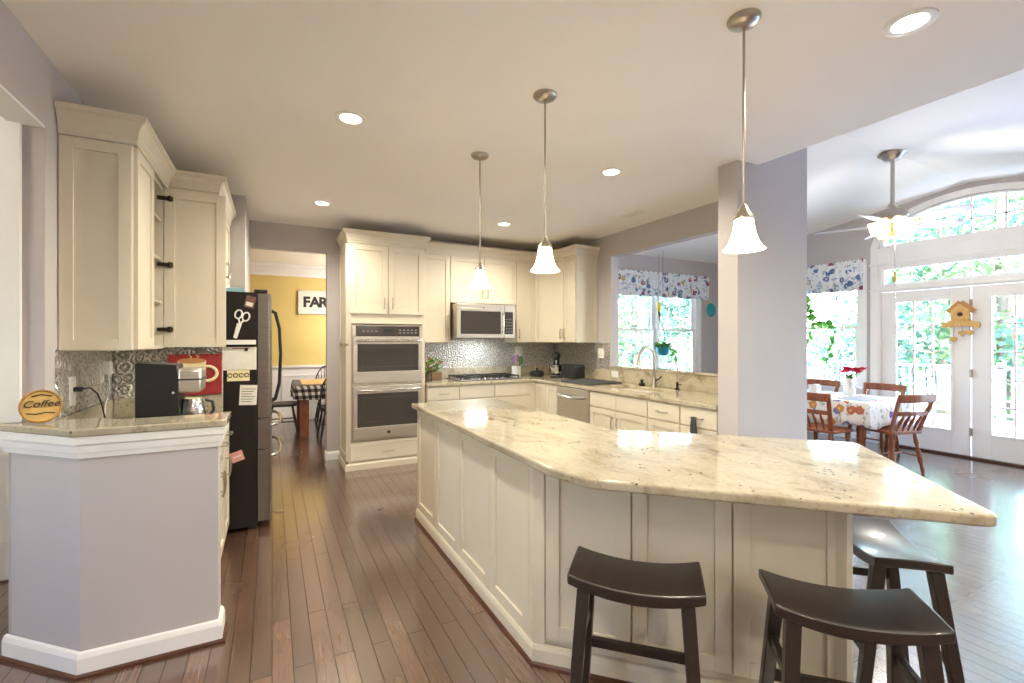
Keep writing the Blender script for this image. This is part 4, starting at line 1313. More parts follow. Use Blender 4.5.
# ================================================================== ISLAND
isl = thing('kitchen_island', 'cream panelled kitchen island with an angled wing', 'island', (1.02, 1.75, 0))
T0 = Matrix.Translation((-1.02, -1.75, 0))
ip = [(1.04, 3.58), (1.04, 1.757), (1.8687, .929), (2.32, 1.38), (1.66, 2.04), (1.66, 3.58)]
MB().prism(ip, 0.0, BH).xf(T0).build('carcass', M['cab'], isl)
def panel_on(p, ang_, w_, z0, z1, rail=.06):
    sh = shaker(MB(), 0, w_, z0, z1, 0, .02, rail, .010)
    return sh.xf(T0 @ Matrix.Translation((p[0], p[1], 0)) @ Matrix.Rotation(ang_, 4, 'Z'))
ys = [3.58, 3.13, 2.675, 2.21, 1.79]
for a, b in zip(ys, ys[1:]): panel_on((1.04, a - .003), -PI / 2, (a - b) - .006, .09, BH).build('panel', M['cab'], isl, .0015)
q = math.sqrt(.5)
s0 = (1.04, 1.757)
for a, b in ((.045, .405), (.411, .785), (.791, 1.165)):
    panel_on((s0[0] + a * q, s0[1] - a * q), -PI / 4, b - a, .12, BH).build('panel', M['cab'], isl, .0015)
MB().prism([(1.018, 1.787), (1.018, 1.751), (1.055, 1.714), (1.07, 1.73), (1.045, 1.787)], 0, BH).xf(T0).build('corner_post', M['cab'], isl, .002)
MB().beam((1.845, .925, .0), (1.845, .925, BH), .04, .04).xf(T0).build('corner_post', M['cab'], isl, .002)
# end of the wing and the working side
panel_on((1.8687 + .005, .929 + .005), PI / 4, .62, .12, BH).build('panel', M['cab'], isl, .0015)
for k in range(3): panel_on((1.66, 2.10 + k * .49), PI / 2, .484, .12, BH).build('door', M['cab'], isl, .0015)
kb = [(1.66, 3.58), (1.02, 3.58), (1.02, 1.75), (1.858, .905), (2.33, 1.38)]
MB().sweep([(1.03, 3.58), (1.03, 1.752), (1.862, .92), (2.31, 1.37)], [(.0, 0), (.022, 0), (.022, .07), (.016, .088), (0, .088)]).xf(T0).build('base_trim', M['cab'], isl)
MB().sweep([(1.03, 3.58), (1.03, 1.752), (1.862, .92), (2.31, 1.37)], [(.022, 0), (.036, 0), (.033, .012), (.026, .018), (.022, .018)]).xf(T0).build('shoe_moulding', M['shoe'], isl)

top = fillet([(.985, 3.635), (1.715, 3.635), (1.715, 2.06), (2.573, 1.232), (1.858, .515), (1.02, 1.352), (.972, 1.55)][::-1], [.25, .12, .045, .05, .15, .02, .02])
tag(MB().prism(top, BH, CT).build('island_countertop', M['granite'], None, .010, seg=4), 'large speckled cream granite top on the kitchen island', 'countertop')

# ================================================================== STOOLS
def make_stool(label, loc, rz):
    r = thing('bar_stool', label, 'stool', loc, rz, 'black saddle stools at the island')
    Ls, Ws, zt = .438, .238, .60
    b = MB()
    nx, ny = 16, 6
    vt, vb = [], []
    for i in range(nx + 1):
        x = (i / nx * 2 - 1)
        for j in range(ny + 1):
            y = (j / ny * 2 - 1)
            zz = zt + .030 * x * x - .004 * y * y
            vt.append((x * Ls / 2, y * Ws / 2, zz)); vb.append((x * Ls / 2, y * Ws / 2, zz - .042 + .008 * x * x))
    n = len(vt)
    fs = []
    for i in range(nx):
        for j in range(ny):
            a = i * (ny + 1) + j
            fs.append((a, a + ny + 1, a + ny + 2, a + 1)); fs.append((n + a, n + a + 1, n + a + ny + 2, n + a + ny + 1))
    for i in range(nx):
        a, c_ = i * (ny + 1), (i + 1) * (ny + 1)
        fs += [(a, n + a, n + c_, c_), (a + ny, c_ + ny, n + c_ + ny, n + a + ny)]
    for j in range(ny):
        a = j; c_ = nx * (ny + 1) + j
        fs += [(a, a + 1, n + a + 1, n + a), (c_, n + c_, n + c_ + 1, c_ + 1)]
    b.add(vt + vb, fs).build('seat', M['stool'], r, .006, smooth=35)
    lx, ly, bx, by = .165, .085, .205, .165
    def lp(sx, sy, z):
        t_ = 1 - z / zt
        return (sx * (lx + (bx - lx) * t_), sy * (ly + (by - ly) * t_), z)
    for sx in (-1, 1):
        for sy in (-1, 1):
            MB().beam(lp(sx, sy, 0), lp(sx, sy, zt - .022), .036, .036, .042, .042).build('leg', M['stool'], r, .004)
    for sy in (-1, 1): MB().beam(lp(-1, sy, .255), lp(1, sy, .255), .022, .034).build('stretcher', M['stool'], r, .003)
    for sx in (-1, 1): MB().beam(lp(sx, -1, .40), lp(sx, 1, .40), .022, .034).build('stretcher', M['stool'], r, .003)
    return r
make_stool('black saddle stool tucked in front of the island panels', (1.125, 1.225, 0), -PI / 4)
make_stool('black saddle stool under the pointed island corner, nearest the camera', (1.578, .788, 0), math.radians(-44.5))
make_stool('black saddle stool on the far end of the island wing', (2.19, .955, 0), math.radians(47))

# ================================================================== LAMPS
PEND = [(1.316, 3.017), (1.304, 2.115), (1.72, 1.236)]
plab = ['brushed nickel pendant farthest over the island, nearest the ovens', 'brushed nickel pendant over the middle of the island', 'brushed nickel pendant over the island wing before the pillar']
def make_pendant(label, loc):
    r = thing('pendant_light', label, 'pendant light', loc, 0, 'bell glass pendants over the island')
    MB().lathe([(.001, 0), (.064, 0), (.064, -.008), (.055, -.02), (.03, -.03), (.012, -.036), (.001, -.036)], n=28).build('ceiling_canopy', M['nickel'], r, smooth=40)
    MB().tube([(0, 0, -.03), (0, 0, -.775)], .0055, 10).build('rod', M['nickel'], r, smooth=60)
    MB().lathe([(.007, -.762), (.014, -.772), (.02, -.788), (.038, -.812), (.040, -.825), (.032, -.829), (.001, -.829)], n=24).build('shade_holder', M['nickel'], r, smooth=40)
    prof = [(.034, -.823), (.0365, -.845), (.041, -.872), (.049, -.902), (.059, -.926), (.070, -.941), (.079, -.949)]
    sh = MB().lathe_open(prof, n=48, wob=lambda a, z: 1 + .018 * math.sin(12 * a) * max(0, (-.86 - z) / .1)).build('lamp_shade', M['shade'], r, smooth=60, solid=.003)
    MB().blob((0, 0, -.885), .022, 10, 1, 1, 1.25).build('bulb', M['lamp'], r, smooth=60)
    ld = bpy.data.lights.new('pendant_bulb', 'POINT'); ld.energy = PEND_W; ld.color = WARM; ld.shadow_soft_size = .05
    lo = bpy.data.objects.new('pendant_bulb', ld); col.objects.link(lo); lo.parent = r; lo.location = (0, 0, -.95)
    return r
for lab, (x, y) in zip(plab, PEND): make_pendant(lab, (x, y, H))

CANS = [(.415, 2.87, 'recessed light over the aisle left of the pendants'), (.43, 4.78, 'recessed light in front of the dining doorway'), (2.34, 4.68, 'recessed light nearest the back wall cabinets'),
        (2.36, 2.84, 'recessed light between middle pendant and pass-through'), (2.35, .93, 'large recessed light at the top right of the photo'),
        (.42, .95, 'recessed light over the near end of the aisle, out of view'), (.42, -1.2, 'added fill light behind the camera on the aisle side'), (2.35, -1.2, 'added fill light behind the camera on the island side'), (.42, -2.5, 'added fill light near the rear wall on the aisle side'), (2.35, -2.5, 'added fill light near the rear wall on the island side')]  # the pairs behind the camera are unseen, added for frontal fill
for (x, y, lab) in CANS:
    r = thing('recessed_light', lab, 'ceiling light', (x, y, H), 0, 'recessed ceiling lights')
    MB().lathe_open([(.060, -.0035), (.062, -.006), (.075, -.008), (.088, -.005), (.09, 0)], n=32).build('trim_ring', M['white_plastic'], r, smooth=40)
    MB().lathe([(.001, -.002), (.064, -.002), (.064, -.0005), (.001, -.0005)], n=28).build('lamp_face', M['lamp'], r)
    ld = bpy.data.lights.new('can_bulb', 'SPOT'); ld.energy = CAN_W; ld.color = WARM; ld.spot_size = math.radians(165); ld.spot_blend = .8; ld.shadow_soft_size = .06
    lo = bpy.data.objects.new('can_bulb', ld); col.objects.link(lo); lo.parent = r; lo.location = (0, 0, -.03)
vn = thing('ceiling_vent', 'small white ceiling vent near the pass-through', 'vent', (3.36, 3.68, H))
MB().box(-.06, .06, -.13, .13, -.006, 0).build('frame', M['white_plastic'], vn, .002)
b = MB()
for i in range(5): b.box(-.045 + i * .02, -.033 + i * .02, -.115, .115, -.012, -.006)
b.build('slats', M['white_plastic'], vn)

hl = thing('added_hall_light', 'round lamp added to brighten the left hall, out of view', 'ceiling light', (-2.1, 2.3, H))  # unseen lamp, added to lift the hall and the half wall
MB().lathe([(.001, 0), (.15, 0), (.15, -.02), (.14, -.025), (.001, -.025)], n=32).build('base', M['nickel'], hl, smooth=40)
MB().lathe([(.14, -.025), (.13, -.06), (.09, -.09), (.04, -.105), (.001, -.108)], n=32).build('glass_bowl', M['shade'], hl, smooth=60)
hll = bpy.data.lights.new('added_hall_bulb', 'POINT'); hll.energy = 11; hll.color = WARM; hll.shadow_soft_size = .1
hlo = bpy.data.objects.new('added_hall_bulb', hll); col.objects.link(hlo); hlo.parent = hl; hlo.location = (0, 0, -.22)

# ceiling fan
FZ = 3.30
fan = thing('ceiling_fan', 'nickel ceiling fan with lit glass shades in the vaulted room', 'ceiling fan', (5.53, 2.33, 0))
MB().lathe([(.001, FZ), (.12, FZ - .015), (.10, FZ - .03), (.07, FZ - .07), (.03, FZ - .085), (.001, FZ - .09)], n=28).build('ceiling_canopy', M['nickel'], fan, smooth=40)
MB().tube([(0, 0, FZ - .08), (0, 0, 2.76)], .018, 12).build('rod', M['nickel'], fan, smooth=60)
MB().lathe([(.001, 2.80), (.03, 2.79), (.045, 2.75), (.11, 2.72), (.125, 2.68), (.12, 2.64), (.09, 2.60), (.06, 2.585), (.001, 2.585)], n=32).build('motor_housing', M['nickel'], fan, smooth=40)
MB().lathe([(.001, 2.585), (.055, 2.58), (.055, 2.54), (.035, 2.51), (.035, 2.47), (.02, 2.45), (.001, 2.45)], n=24).build('light_hub', M['brass'], fan, smooth=40)
for k, an in enumerate((-103, -31, 41, 113, 185)):
    a = math.radians(an)
    Rm = Matrix.Rotation(a, 4, 'Z') @ Matrix.Translation((0, 0, 2.58)) @ Matrix.Rotation(math.radians(-17), 4, 'X')
    pl_ = [(.20, -.055), (.35, -.07), (.58, -.072), (.65, -.05), (.67, 0), (.65, .05), (.58, .072), (.35, .07), (.20, .055)]
    bl = MB().prism(pl_, -.004, .004).xf(Rm).build('blade', M['fan_blade'], fan, .002)
    MB().box(.09, .25, -.02, .02, -.012, -.004).xf(Rm).build('blade_bracket', M['brass'], bl, .002)
for k in range(4):
    a = PI / 4 + k * PI / 2 + .2
    ca_, sa_ = math.cos(a), math.sin(a)
    armo = MB().tube([(.03 * ca_, .03 * sa_, 2.50), (.09 * ca_, .09 * sa_, 2.44), (.14 * ca_, .14 * sa_, 2.46), (.15 * ca_, .15 * sa_, 2.50)], .008, 8).build('lamp_arm', M['brass'], fan, smooth=60)
    MB().lathe_open([(.025, 2.47), (.04, 2.485), (.055, 2.52), (.062, 2.56), (.075, 2.59)], c=(.15 * ca_, .15 * sa_, 0), n=24).build('lamp_shade', M['fan_shade'], fan, smooth=60, solid=.003)
fl = bpy.data.lights.new('fan_bulb', 'POINT'); fl.energy = 22; fl.color = (1.0, .93, .84); fl.shadow_soft_size = .1
flo = bpy.data.objects.new('fan_bulb', fl); col.objects.link(flo); flo.parent = fan; flo.location = (0, 0, 2.40)
pcn = MB().tube([(.0, -.02, 2.46), (.0, -.02, 1.85)], .0025, 6).build('pull_chain', M['nickel'], fan)
MB().lathe([(.001, 2.12), (.012, 2.11), (.012, 2.06), (.02, 2.055), (.02, 2.0), (.001, 1.995)], (0, -.02, 0), 12).build('chain_fob', M['brass'], pcn)
MB().blob((0, -.02, 1.84), .012, 8).build('chain_knob', M['white_plastic'], pcn)

# ================================================================== BREAKFAST ROOM FURNISHINGS
def valance(label, a0, a1, z0, z1, d, ax, sgn):
    r = thing('window_valance', label, 'valance', (0, 0, 0))
    b = MB()
    n = 96
    rows = [(z1 + .035, .3), (z1 - .0, .5), (z1 - .035, .4), ((z0 + z1) / 2, .8), (z0, 1.0)]
    vs = []
    for (z, am_) in rows:
        for i in range(n + 1):
            s_ = i / n
            a = a0 + (a1 - a0) * s_
            off = .055 + am_ * (.014 * math.sin(s_ * 2 * PI * 13) + .008 * math.sin(s_ * 2 * PI * 29 + 1))
            zz = z + (.012 * math.sin(s_ * 2 * PI * 21) if z == rows[0][0] else (.008 * math.sin(s_ * 2 * PI * 5) if z == z0 else 0))
            p = d - sgn * off
            vs.append((a, p, zz) if ax == 'x' else (p, a, zz))
    b.add(vs, [(j * (n + 1) + i, j * (n + 1) + i + 1, (j + 1) * (n + 1) + i + 1, (j + 1) * (n + 1) + i) for j in range(len(rows) - 1) for i in range(n)])
    b.build('fabric', M['valance'], r, smooth=80, solid=.004)
    rd = MB()
    p0, p1 = ((a0 - .03, d - sgn * .055, z1 - .018), (a1 + .03, d - sgn * .055, z1 - .018)) if ax == 'x' else ((d - sgn * .055, a0 - .03, z1 - .018), (d - sgn * .055, a1 + .03, z1 - .018))
    rd.tube([p0, p1], .009, 8)
    for p in (p0, p1):
        rd.tube([p, (p[0], d, p[2]) if ax == 'x' else (d, p[1], p[2])], .006, 8)
    rd.build('rod', M['white_plastic'], r)
    return r
valance('floral valance over the window seen through the pass-through', 4.72, 7.03, 2.15, 2.53, 5.81, 'x', 1)
valance('floral valance over the window right of the pillar', 3.43, 4.50, 2.12, 2.52, 7.38, 'y', 1)

# table
tb = thing('breakfast_table', 'breakfast table with dark red legs under the floral cloth', 'table', (6.03, 3.25, 0))
MB().box(-.42, .42, -.66, .66, .71, .742).build('tabletop', M['oak'], tb, .004)
MB().box(-.36, .36, -.58, -.55, .62, .71).box(-.36, .36, .55, .58, .62, .71).box(-.36, -.33, -.55, .55, .62, .71).box(.33, .36, -.55, .55, .62, .71).build('apron', M['oak'], tb)
for (x, y) in ((-.34, -.56), (.34, -.56), (-.34, .56), (.34, .56)):
    MB().lathe([(.001, 0), (.02, 0), (.028, .06), (.022, .10), (.034, .30), (.038, .45), (.026, .52), (.036, .56), (.036, .70), (.001, .70)], (x, y, 0), 14).build('leg', M['oak'], tb, smooth=40)
def drape(hx, hy, zt, drop, amp, nseg=10, k=9):
    """tablecloth mesh: top plus a rippled skirt"""
    peri = []
    for i in range(nseg * 2): peri.append((-hx + 2 * hx * i / (nseg * 2), -hy))
    for i in range(nseg * 3): peri.append((hx, -hy + 2 * hy * i / (nseg * 3)))
    for i in range(nseg * 2): peri.append((hx - 2 * hx * i / (nseg * 2), hy))
    for i in range(nseg * 3): peri.append((-hx, hy - 2 * hy * i / (nseg * 3)))
    n = len(peri)
    vs = [(x, y, zt) for x, y in peri]
    rows = 5
    for j in range(1, rows + 1):
        f = j / rows
        for i, (x, y) in enumerate(peri):
            ln = math.hypot(x, y)
            cx = 1 if abs(abs(x) - hx) < 1e-6 else 0
            cy = 1 if abs(abs(y) - hy) < 1e-6 else 0
            out = .012 + f * (.02 + amp * math.sin(2 * PI * i / n * k * 2) + amp * .6 * math.sin(2 * PI * i / n * k * 3.0 + 1))
            vs.append((x + cx * math.copysign(out, x), y + cy * math.copysign(out, y), zt - drop * f - .02 * f * math.sin(2 * PI * i / n * k)))
    fs = [tuple(range(n))]
    for j in range(rows):
        for i in range(n):
            i2 = (i + 1) % n
            fs.append((j * n + i, (j + 1) * n + i, (j + 1) * n + i2, j * n + i2))
    return MB().add(vs, fs)
tc = drape(.44, .68, .747, .26, .018).build('tablecloth', M['cloth'], None, smooth=60, solid=.003)
tc.location = (6.03, 3.25, 0)
tag(tc, 'white floral tablecloth draped over the breakfast table', 'tablecloth')

def make_chair(label, loc, rz):
    """farm chair with turned legs; faces local +Y, back at -Y"""
    r = thing('breakfast_chair', label, 'chair', loc, rz, 'wooden chairs round the breakfast table')
    seat = fillet([(-.21, -.20), (.21, -.20), (.225, .21), (-.225, .21)], [.04, .04, .07, .07])
    MB().prism(seat, .425, .455).build('seat', M['oak'], r, .008, smooth=40)
    prof = lambda z0, z1: [(.013, 0), (.020, .06), (.014, .10), (.024, .20), (.016, .27), (.024, .32), (.016, .425)]
    for (tx, ty, bx, by) in ((-.16, .15, -.20, .20), (.16, .15, .20, .20), (-.15, -.15, -.19, -.21), (.15, -.15, .19, -.21)):
        pts = [(bx + (tx - bx) * z / .43, by + (ty - by) * z / .43, z) for z in (0, .05, .09, .13, .22, .28, .33, .43)]
        MB().tube(pts, [.013, .019, .014, .023, .023, .015, .023, .016], 10).build('leg', M['oak'], r, smooth=60)
    for sx in (-1, 1): MB().tube([(sx * .18, -.185, .18), (sx * .18, .175, .18)], .009, 8).build('stretcher', M['oak'], r)
    MB().tube([(-.18, 0, .18), (.18, 0, .18)], .009, 8).build('stretcher', M['oak'], r)
    for sx in (-1, 1):
        MB().beam((sx * .175, -.17, .44), (sx * .215, -.30, .84), .045, .024, .04, .022, up=(0, 1, 0)).build('back_post', M['oak'], r, .006)
    rail = MB()
    pts = [(-.235 + .47 * i / 12, -.295 - .035 * math.sin(PI * i / 12)) for i in range(13)]
    poly = [(x, y - .012) for x, y in pts] + [(x, y + .012) for x, y in reversed(pts)]
    rail.prism(poly, .775, .86).build('top_rail', M['oak'], r, .012, smooth=40)
    pts = [(-.20 + .40 * i / 12, -.245 - .025 * math.sin(PI * i / 12)) for i in range(13)]
    poly = [(x, y - .009) for x, y in pts] + [(x, y + .009) for x, y in reversed(pts)]
    MB().prism(poly, .63, .675).build('mid_rail', M['oak'], r, .005, smooth=40)
    for x in (-.11, -.035, .035, .11):
        MB().tube([(x, -.175, .45), (x, -.19, .50), (x, -.215, .56), (x, -.24, .60), (x, -.258, .64)], [.008, .012, .017, .012, .007], 8).build('spindle', M['oak'], r, smooth=60)
    return r
make_chair('wooden chair at the near side of the table beside the pillar', (5.42, 2.93, 0), -PI / 2)
make_chair('wooden chair at the table end with its seat turned out', (5.99, 2.56, 0), math.radians(-17))
make_chair('wooden chair behind the table below the vine window', (6.66, 3.02, 0), PI / 2)
make_chair('wooden chair behind the table, half hidden by the pillar', (6.62, 3.75, 0), PI / 2)

vz = thing('flower_vase', 'white pitcher vase of red flowers on the breakfast table', 'vase', (6.22, 3.06, .749))
MB().lathe([(.001, 0), (.045, 0), (.062, .04), (.065, .08), (.045, .14), (.034, .18), (.045, .21), (.04, .21), (.028, .18), (.001, .17)], n=24).build('pitcher', M['ceramic'], vz, smooth=40)
MB().tube([(.045, 0, .19), (.085, 0, .17), (.09, 0, .11), (.06, 0, .06)], .007, 8).build('handle', M['ceramic'], vz, smooth=60)
b = MB()
fb_ = MB()
for i in range(17):
    a = R.uniform(0, 2 * PI); rr = R.uniform(0.02, .15)
    p = (rr * math.cos(a), rr * math.sin(a), R.uniform(.27, .31))
    b.tube([(0, 0, .16), (p[0] * .5, p[1] * .5, .23), p], .003, 5)
    for k in range(9):
        an = 2 * PI * k / 9
        fb_.leaf(p, (math.cos(an), math.sin(an), R.uniform(.2, 1.1)), (0, 0, 1), .07, .05)
for i in range(14):
    b.leaf((0, 0, .2), (R.uniform(-1, 1), R.uniform(-1, 1), R.uniform(.2, 1.0)), (0, 0, 1), .09, .04)
b.build('stems', M['leaf_c'], vz)
fb_.build('blossom', M['redflower'], vz)
pm = thing('placemat', 'pale grey placemat near the right end of table', 'placemat', (5.92, 2.82, .750), .1)
MB().prism(fillet([(-.2, -.14), (.2, -.14), (.2, .14), (-.2, .14)], .03), 0, .005).build('mat', noisy('grey_weave', (176, 182, 190), .9, 8, 60), pm)
frame_rect(MB(), -.17, .17, -.11, .11, .01, .005, .006, 'x') if False else None
MB().prism([(-.16, -.1), (.16, -.1), (.16, -.092), (-.16, -.092)], .005, .0065).build('stitching', M['paper'], pm)
nb = thing('napkin_holder', 'pale box shaped napkin holder left of the vase', 'napkin holder', (6.16, 3.42, .750), .2)
MB().box(-.08, .08, -.04, -.03, 0, .09).box(-.08, .08, .03, .04, 0, .09).box(-.08, .08, -.03, .03, 0, .01).build('holder', M['ceramic'], nb, .004)
MB().box(-.07, .07, -.025, .025, .01, .105).build('napkins', M['paper'], nb)

# trailing vine in the side window
vn_ = thing('hanging_vine', 'trailing heart leaf vine hanging in the side window', 'plant', (7.18, 4.22, 0))
MB().lathe([(.001, 1.98), (.07, 1.98), (.10, 2.08), (.11, 2.16), (.10, 2.16), (.06, 2.12), (.001, 2.12)], n=20).build('pot', M['ceramic'], vn_, smooth=40)
hk = MB()
for a in (0, 2.1, 4.2): hk.tube([(.10 * math.cos(a), .10 * math.sin(a), 2.15), (0, 0, 2.55)], .003, 6)
hk.tube([(0, 0, 2.55), (0, 0, vault(4.22))], .003, 6)
hk.build('hanger', M['white_plastic'], vn_)
stm, lvs = MB(), MB()
trails = [[(0, -.05, 2.14), (-.02, -.13, 2.0), (-.03, -.18, 1.75), (-.03, -.20, 1.55), (-.03, -.16, 1.35)],
          [(0, -.05, 2.14), (0, -.14, 1.98), (0, -.16, 1.8), (0, -.24, 1.66), (-.02, -.40, 1.70), (-.02, -.50, 1.62), (-.02, -.50, 1.40), (-.02, -.44, 1.24), (-.02, -.40, 1.10)],
          [(0, .0, 2.14), (-.08, -.05, 1.95), (-.1, -.03, 1.7), (-.1, 0, 1.45), (-.1, -.02, 1.2)],
          [(0, -.05, 2.12), (-.02, -.16, 1.9), (-.03, -.24, 1.72), (-.03, -.36, 1.66), (-.03, -.46, 1.72)]]
for tr_ in trails:
    stm.tube(tr_, .004, 6)
    for i in range(len(tr_) - 1):
        for k in range(4):
            s_ = (k + R.random() * .6) / 4
            p = Vector(tr_[i]).lerp(Vector(tr_[i + 1]), s_)
            lvs.leaf(p, (R.uniform(-.6, .3), R.uniform(-1, 1), R.uniform(-.9, .1)), (-1, 0, .3), R.uniform(.07, .11), R.uniform(.055, .085))
stm.build('stems', M['leaf_c'], vn_)
lvs.build('foliage', M['leaf_c'], vn_)
# hanging planter in the pass-through window
hp_ = thing('hanging_planter', 'teal hanging planter with fern in the window over the sink', 'plant', (5.66, 5.52, 0))
MB().lathe([(.001, 1.17), (.06, 1.17), (.10, 1.22), (.115, 1.31), (.105, 1.31), (.08, 1.27), (.001, 1.27)], n=24).build('pot', M['teal'], hp_, smooth=40)
hk = MB()
for a in (.3, 2.4, 4.5): hk.tube([(.11 * math.cos(a), .11 * math.sin(a), 1.30), (0, 0, 1.62)], .003, 6)
hk.tube([(0, 0, 1.62), (0, 0, vault(5.52))], .003, 6)
hk.build('hanger', M['dark_metal'], hp_)
b = MB()
for i in range(60):
    a = R.uniform(0, 2 * PI)
    b.leaf((.05 * math.cos(a), .05 * math.sin(a), 1.29), (math.cos(a), math.sin(a), R.uniform(.0, 1.3)), (0, 0, 1), R.uniform(.10, .2), .045)
for i in range(10): b.leaf((.12 + i * .022, -.02, 1.31 - i * .02), (R.uniform(-1, 1), R.uniform(-.5, .5), -.3), (0, -1, 0), .11, .07)
b.build('foliage', M['leaf_c'], hp_)
wc = thing('window_feather_charm', 'yellow and black charm hanging below the valance', 'ornament', (5.75, 5.70, 0))
MB().tube([(0, 0, vault(5.7)), (0, 0, 2.05)], .002, 5).build('string', M['dark_metal'], wc)
MB().blob((0, 0, 1.98), .045, 10, .8, .8, 2.0).build('body', mat('charm_yellow', (232, 206, 70), .4), wc, smooth=60)
MB().tube([(0, 0, 1.90), (.015, 0, 1.82), (.025, 0, 1.74)], [.018, .014, .006], 8).build('tail', M['black'], wc, smooth=60)
wp = thing('wall_plate', 'round turquoise plate hung on the wall beside the window', 'plate', (7.16, 5.828, 1.97))
MB().lathe([(.001, 0), (.12, 0), (.135, -.018), (.13, -.02), (.09, -.008), (.001, -.008)], n=32, axis='y').build('dish', M['teal'], wp, smooth=40)
MB().lathe_open([(.128, -.019), (.136, -.022), (.139, -.016), (.128, -.015)], n=32, axis='y').build('rim', M['cream'], wp, smooth=40)

# birdhouse ornament on the french doors
bh = thing('birdhouse_ornament', 'wooden birdhouse ornament with hearts hung on the french doors', 'ornament', (7.395, 2.42, 0), -PI / 2)
MB().prism([(-.085, 1.66), (.085, 1.66), (.085, 1.78), (0, 1.86), (-.085, 1.78)], -.04, 0, 'xz').build('house', M['pine'], bh, .003)
MB().beam((-.12, -.02, 1.76), (0, -.02, 1.876), .06, .012, up=(0, 1, 0)).beam((.12, -.02, 1.76), (0, -.02, 1.876), .06, .012, up=(0, 1, 0)).build('roof', M['honey'], bh)
MB().lathe([(.001, -.042), (.026, -.042), (.026, -.04)], (0, 0, 1.73), 20, 'y').build('entry_hole', M['soil'], bh)
MB().prism(fillet([(-.17, 1.56), (-.06, 1.585), (.06, 1.585), (.17, 1.56), (.175, 1.63), (.08, 1.66), (-.08, 1.66), (-.175, 1.63)], .02), -.025, 0, 'xz').build('name_board', M['pine'], bh, .003)
def heart(cx, cz, s):
    return [(cx + s * .0625 * 16 * math.sin(t) ** 3, cz + s * .0625 * (13 * math.cos(t) - 5 * math.cos(2 * t) - 2 * math.cos(3 * t) - math.cos(4 * t))) for t in [2 * PI * i / 24 for i in range(24)]]
for (x, z) in ((.01, 1.50), (-.07, 1.43), (.08, 1.51)):
    h_ = MB().prism(heart(x, z, .04), -.014, -.002, 'xz').build('heart', M['pine'], bh)
    MB().tube([(x * .9, -.006, 1.575), (x, -.008, z + .02)], .002, 5).build('string', M['ink'], h_)

# ================================================================== DINING ROOM
fs_ = thing('farm_sign', 'white framed sign with black lettering on the yellow wall', 'sign', (.43, 8.985, 1.90))
MB().box(0, .78, -.02, .0, 0, .38).build('board', M['paper'], fs_)
frame_rect(MB(), -.02, .80, -.02, .40, .03, -.035, .0, 'x').build('frame', M['honey'] if False else wood('weathered_white_wood', (216, 208, 196), (234, 228, 218)), fs_, .003)
for i, chh in enumerate('FARM'):
    text_obj('letter', chh, .25, M['ink'], fs_, (.115 + i * .138 + (.075 if i == 3 else 0), -.021, .19), (PI / 2, 0, 0), .001, 0, 'CENTER', .011)
dt = thing('dining_table', 'square legged dining table in the yellow dining room', 'table', (1.0, 7.85, 0))
MB().box(-.68, .68, -.55, .55, .72, .755).build('tabletop', M['honey'], dt, .006)
for (x, y) in ((-.58, -.46), (.58, -.46), (-.58, .46), (.58, .46)): MB().box(x - .06, x + .06, y - .06, y + .06, 0, .72).build('leg', M['oak'], dt, .006)
MB().box(-.6, .6, -.5, -.47, .63, .72).box(-.6, .6, .47, .5, .63, .72).box(-.6, -.57, -.47, .47, .63, .72).box(.57, .6, -.47, .47, .63, .72).build('apron', M['oak'], dt)
gc = drape(.70, .57, .760, .19, .012, 10, 6).build('tablecloth', M['gingham'], None, smooth=60, solid=.003)
gc.location = (1.0, 7.85, 0)
tag(gc, 'black and white gingham tablecloth on the dining table', 'tablecloth')
rn = MB().prism(fillet([(-.60, -.47), (.60, -.47), (.60, .47), (-.60, .47)], .02), .7635, .769).build('table_runner', noisy('straw_runner', (176, 142, 92), .8, 8, 40))
rn.location = (1.0, 7.85, 0)
tag(rn, 'straw coloured table pad over the gingham cloth', 'table pad')
def make_windsor(label, loc, rz):
    r = thing('windsor_chair', label, 'chair', loc, rz, 'black windsor chairs in the dining room')
    MB().prism(fillet([(-.2, -.2), (.2, -.2), (.23, .2), (-.23, .2)], [.12, .12, .1, .1]), .43, .465).build('seat', M['windsor'], r, .01, smooth=40)
    for (tx, ty, bx, by) in ((-.14, .13, -.21, .21), (.14, .13, .21, .21), (-.13, -.13, -.20, -.22), (.13, -.13, .20, -.22)):
        MB().tube([(bx + (tx - bx) * z / .44, by + (ty - by) * z / .44, z) for z in (0, .12, .25, .34, .44)], [.012, .017, .02, .014, .016], 10).build('leg', M['windsor'], r, smooth=60)
    MB().tube([(-.175, .17, .2), (-.17, -.175, .2)], .009, 8).tube([(.175, .17, .2), (.17, -.175, .2)], .009, 8).tube([(-.172, 0, .2), (.172, 0, .2)], .009, 8).build('stretcher', M['windsor'], r)
    hoop = []
    for i in range(21):
        a = PI * i / 20
        z = .46 + .50 * math.sin(a) ** .8
        hoop.append((.20 * math.cos(a) * (1 + .12 * math.sin(a)), -.16 - .10 * (z - .46) / .5, z))
    MB().tube(hoop, .012, 10).build('hoop', M['windsor'], r, smooth=60)
    for k in range(7):
        x = -.15 + .05 * k
        a = math.acos(max(-1, min(1, x / .215)))
        zt = .46 + .50 * math.sin(a) ** .8
        MB().tube([(x * .9, -.16, .46), (x, -.16 - .10 * (zt - .46) / .5, zt)], .0055, 8).build('spindle', M['windsor'], r, smooth=60)
    return r
make_windsor('black windsor chair at the near side of gingham table, cut by the doorway', (.80, 7.12, 0), 0.0)
make_windsor('black windsor chair beyond the gingham table', (.87, 8.52, 0), PI)
make_windsor('black windsor chair at the left end of the gingham table', (.14, 7.80, 0), -PI / 2)
cd = bpy.data.lights.new('dining_fill_bulb', 'POINT'); cd.energy = 60; cd.color = (1.0, .95, .88); cd.shadow_soft_size = .15
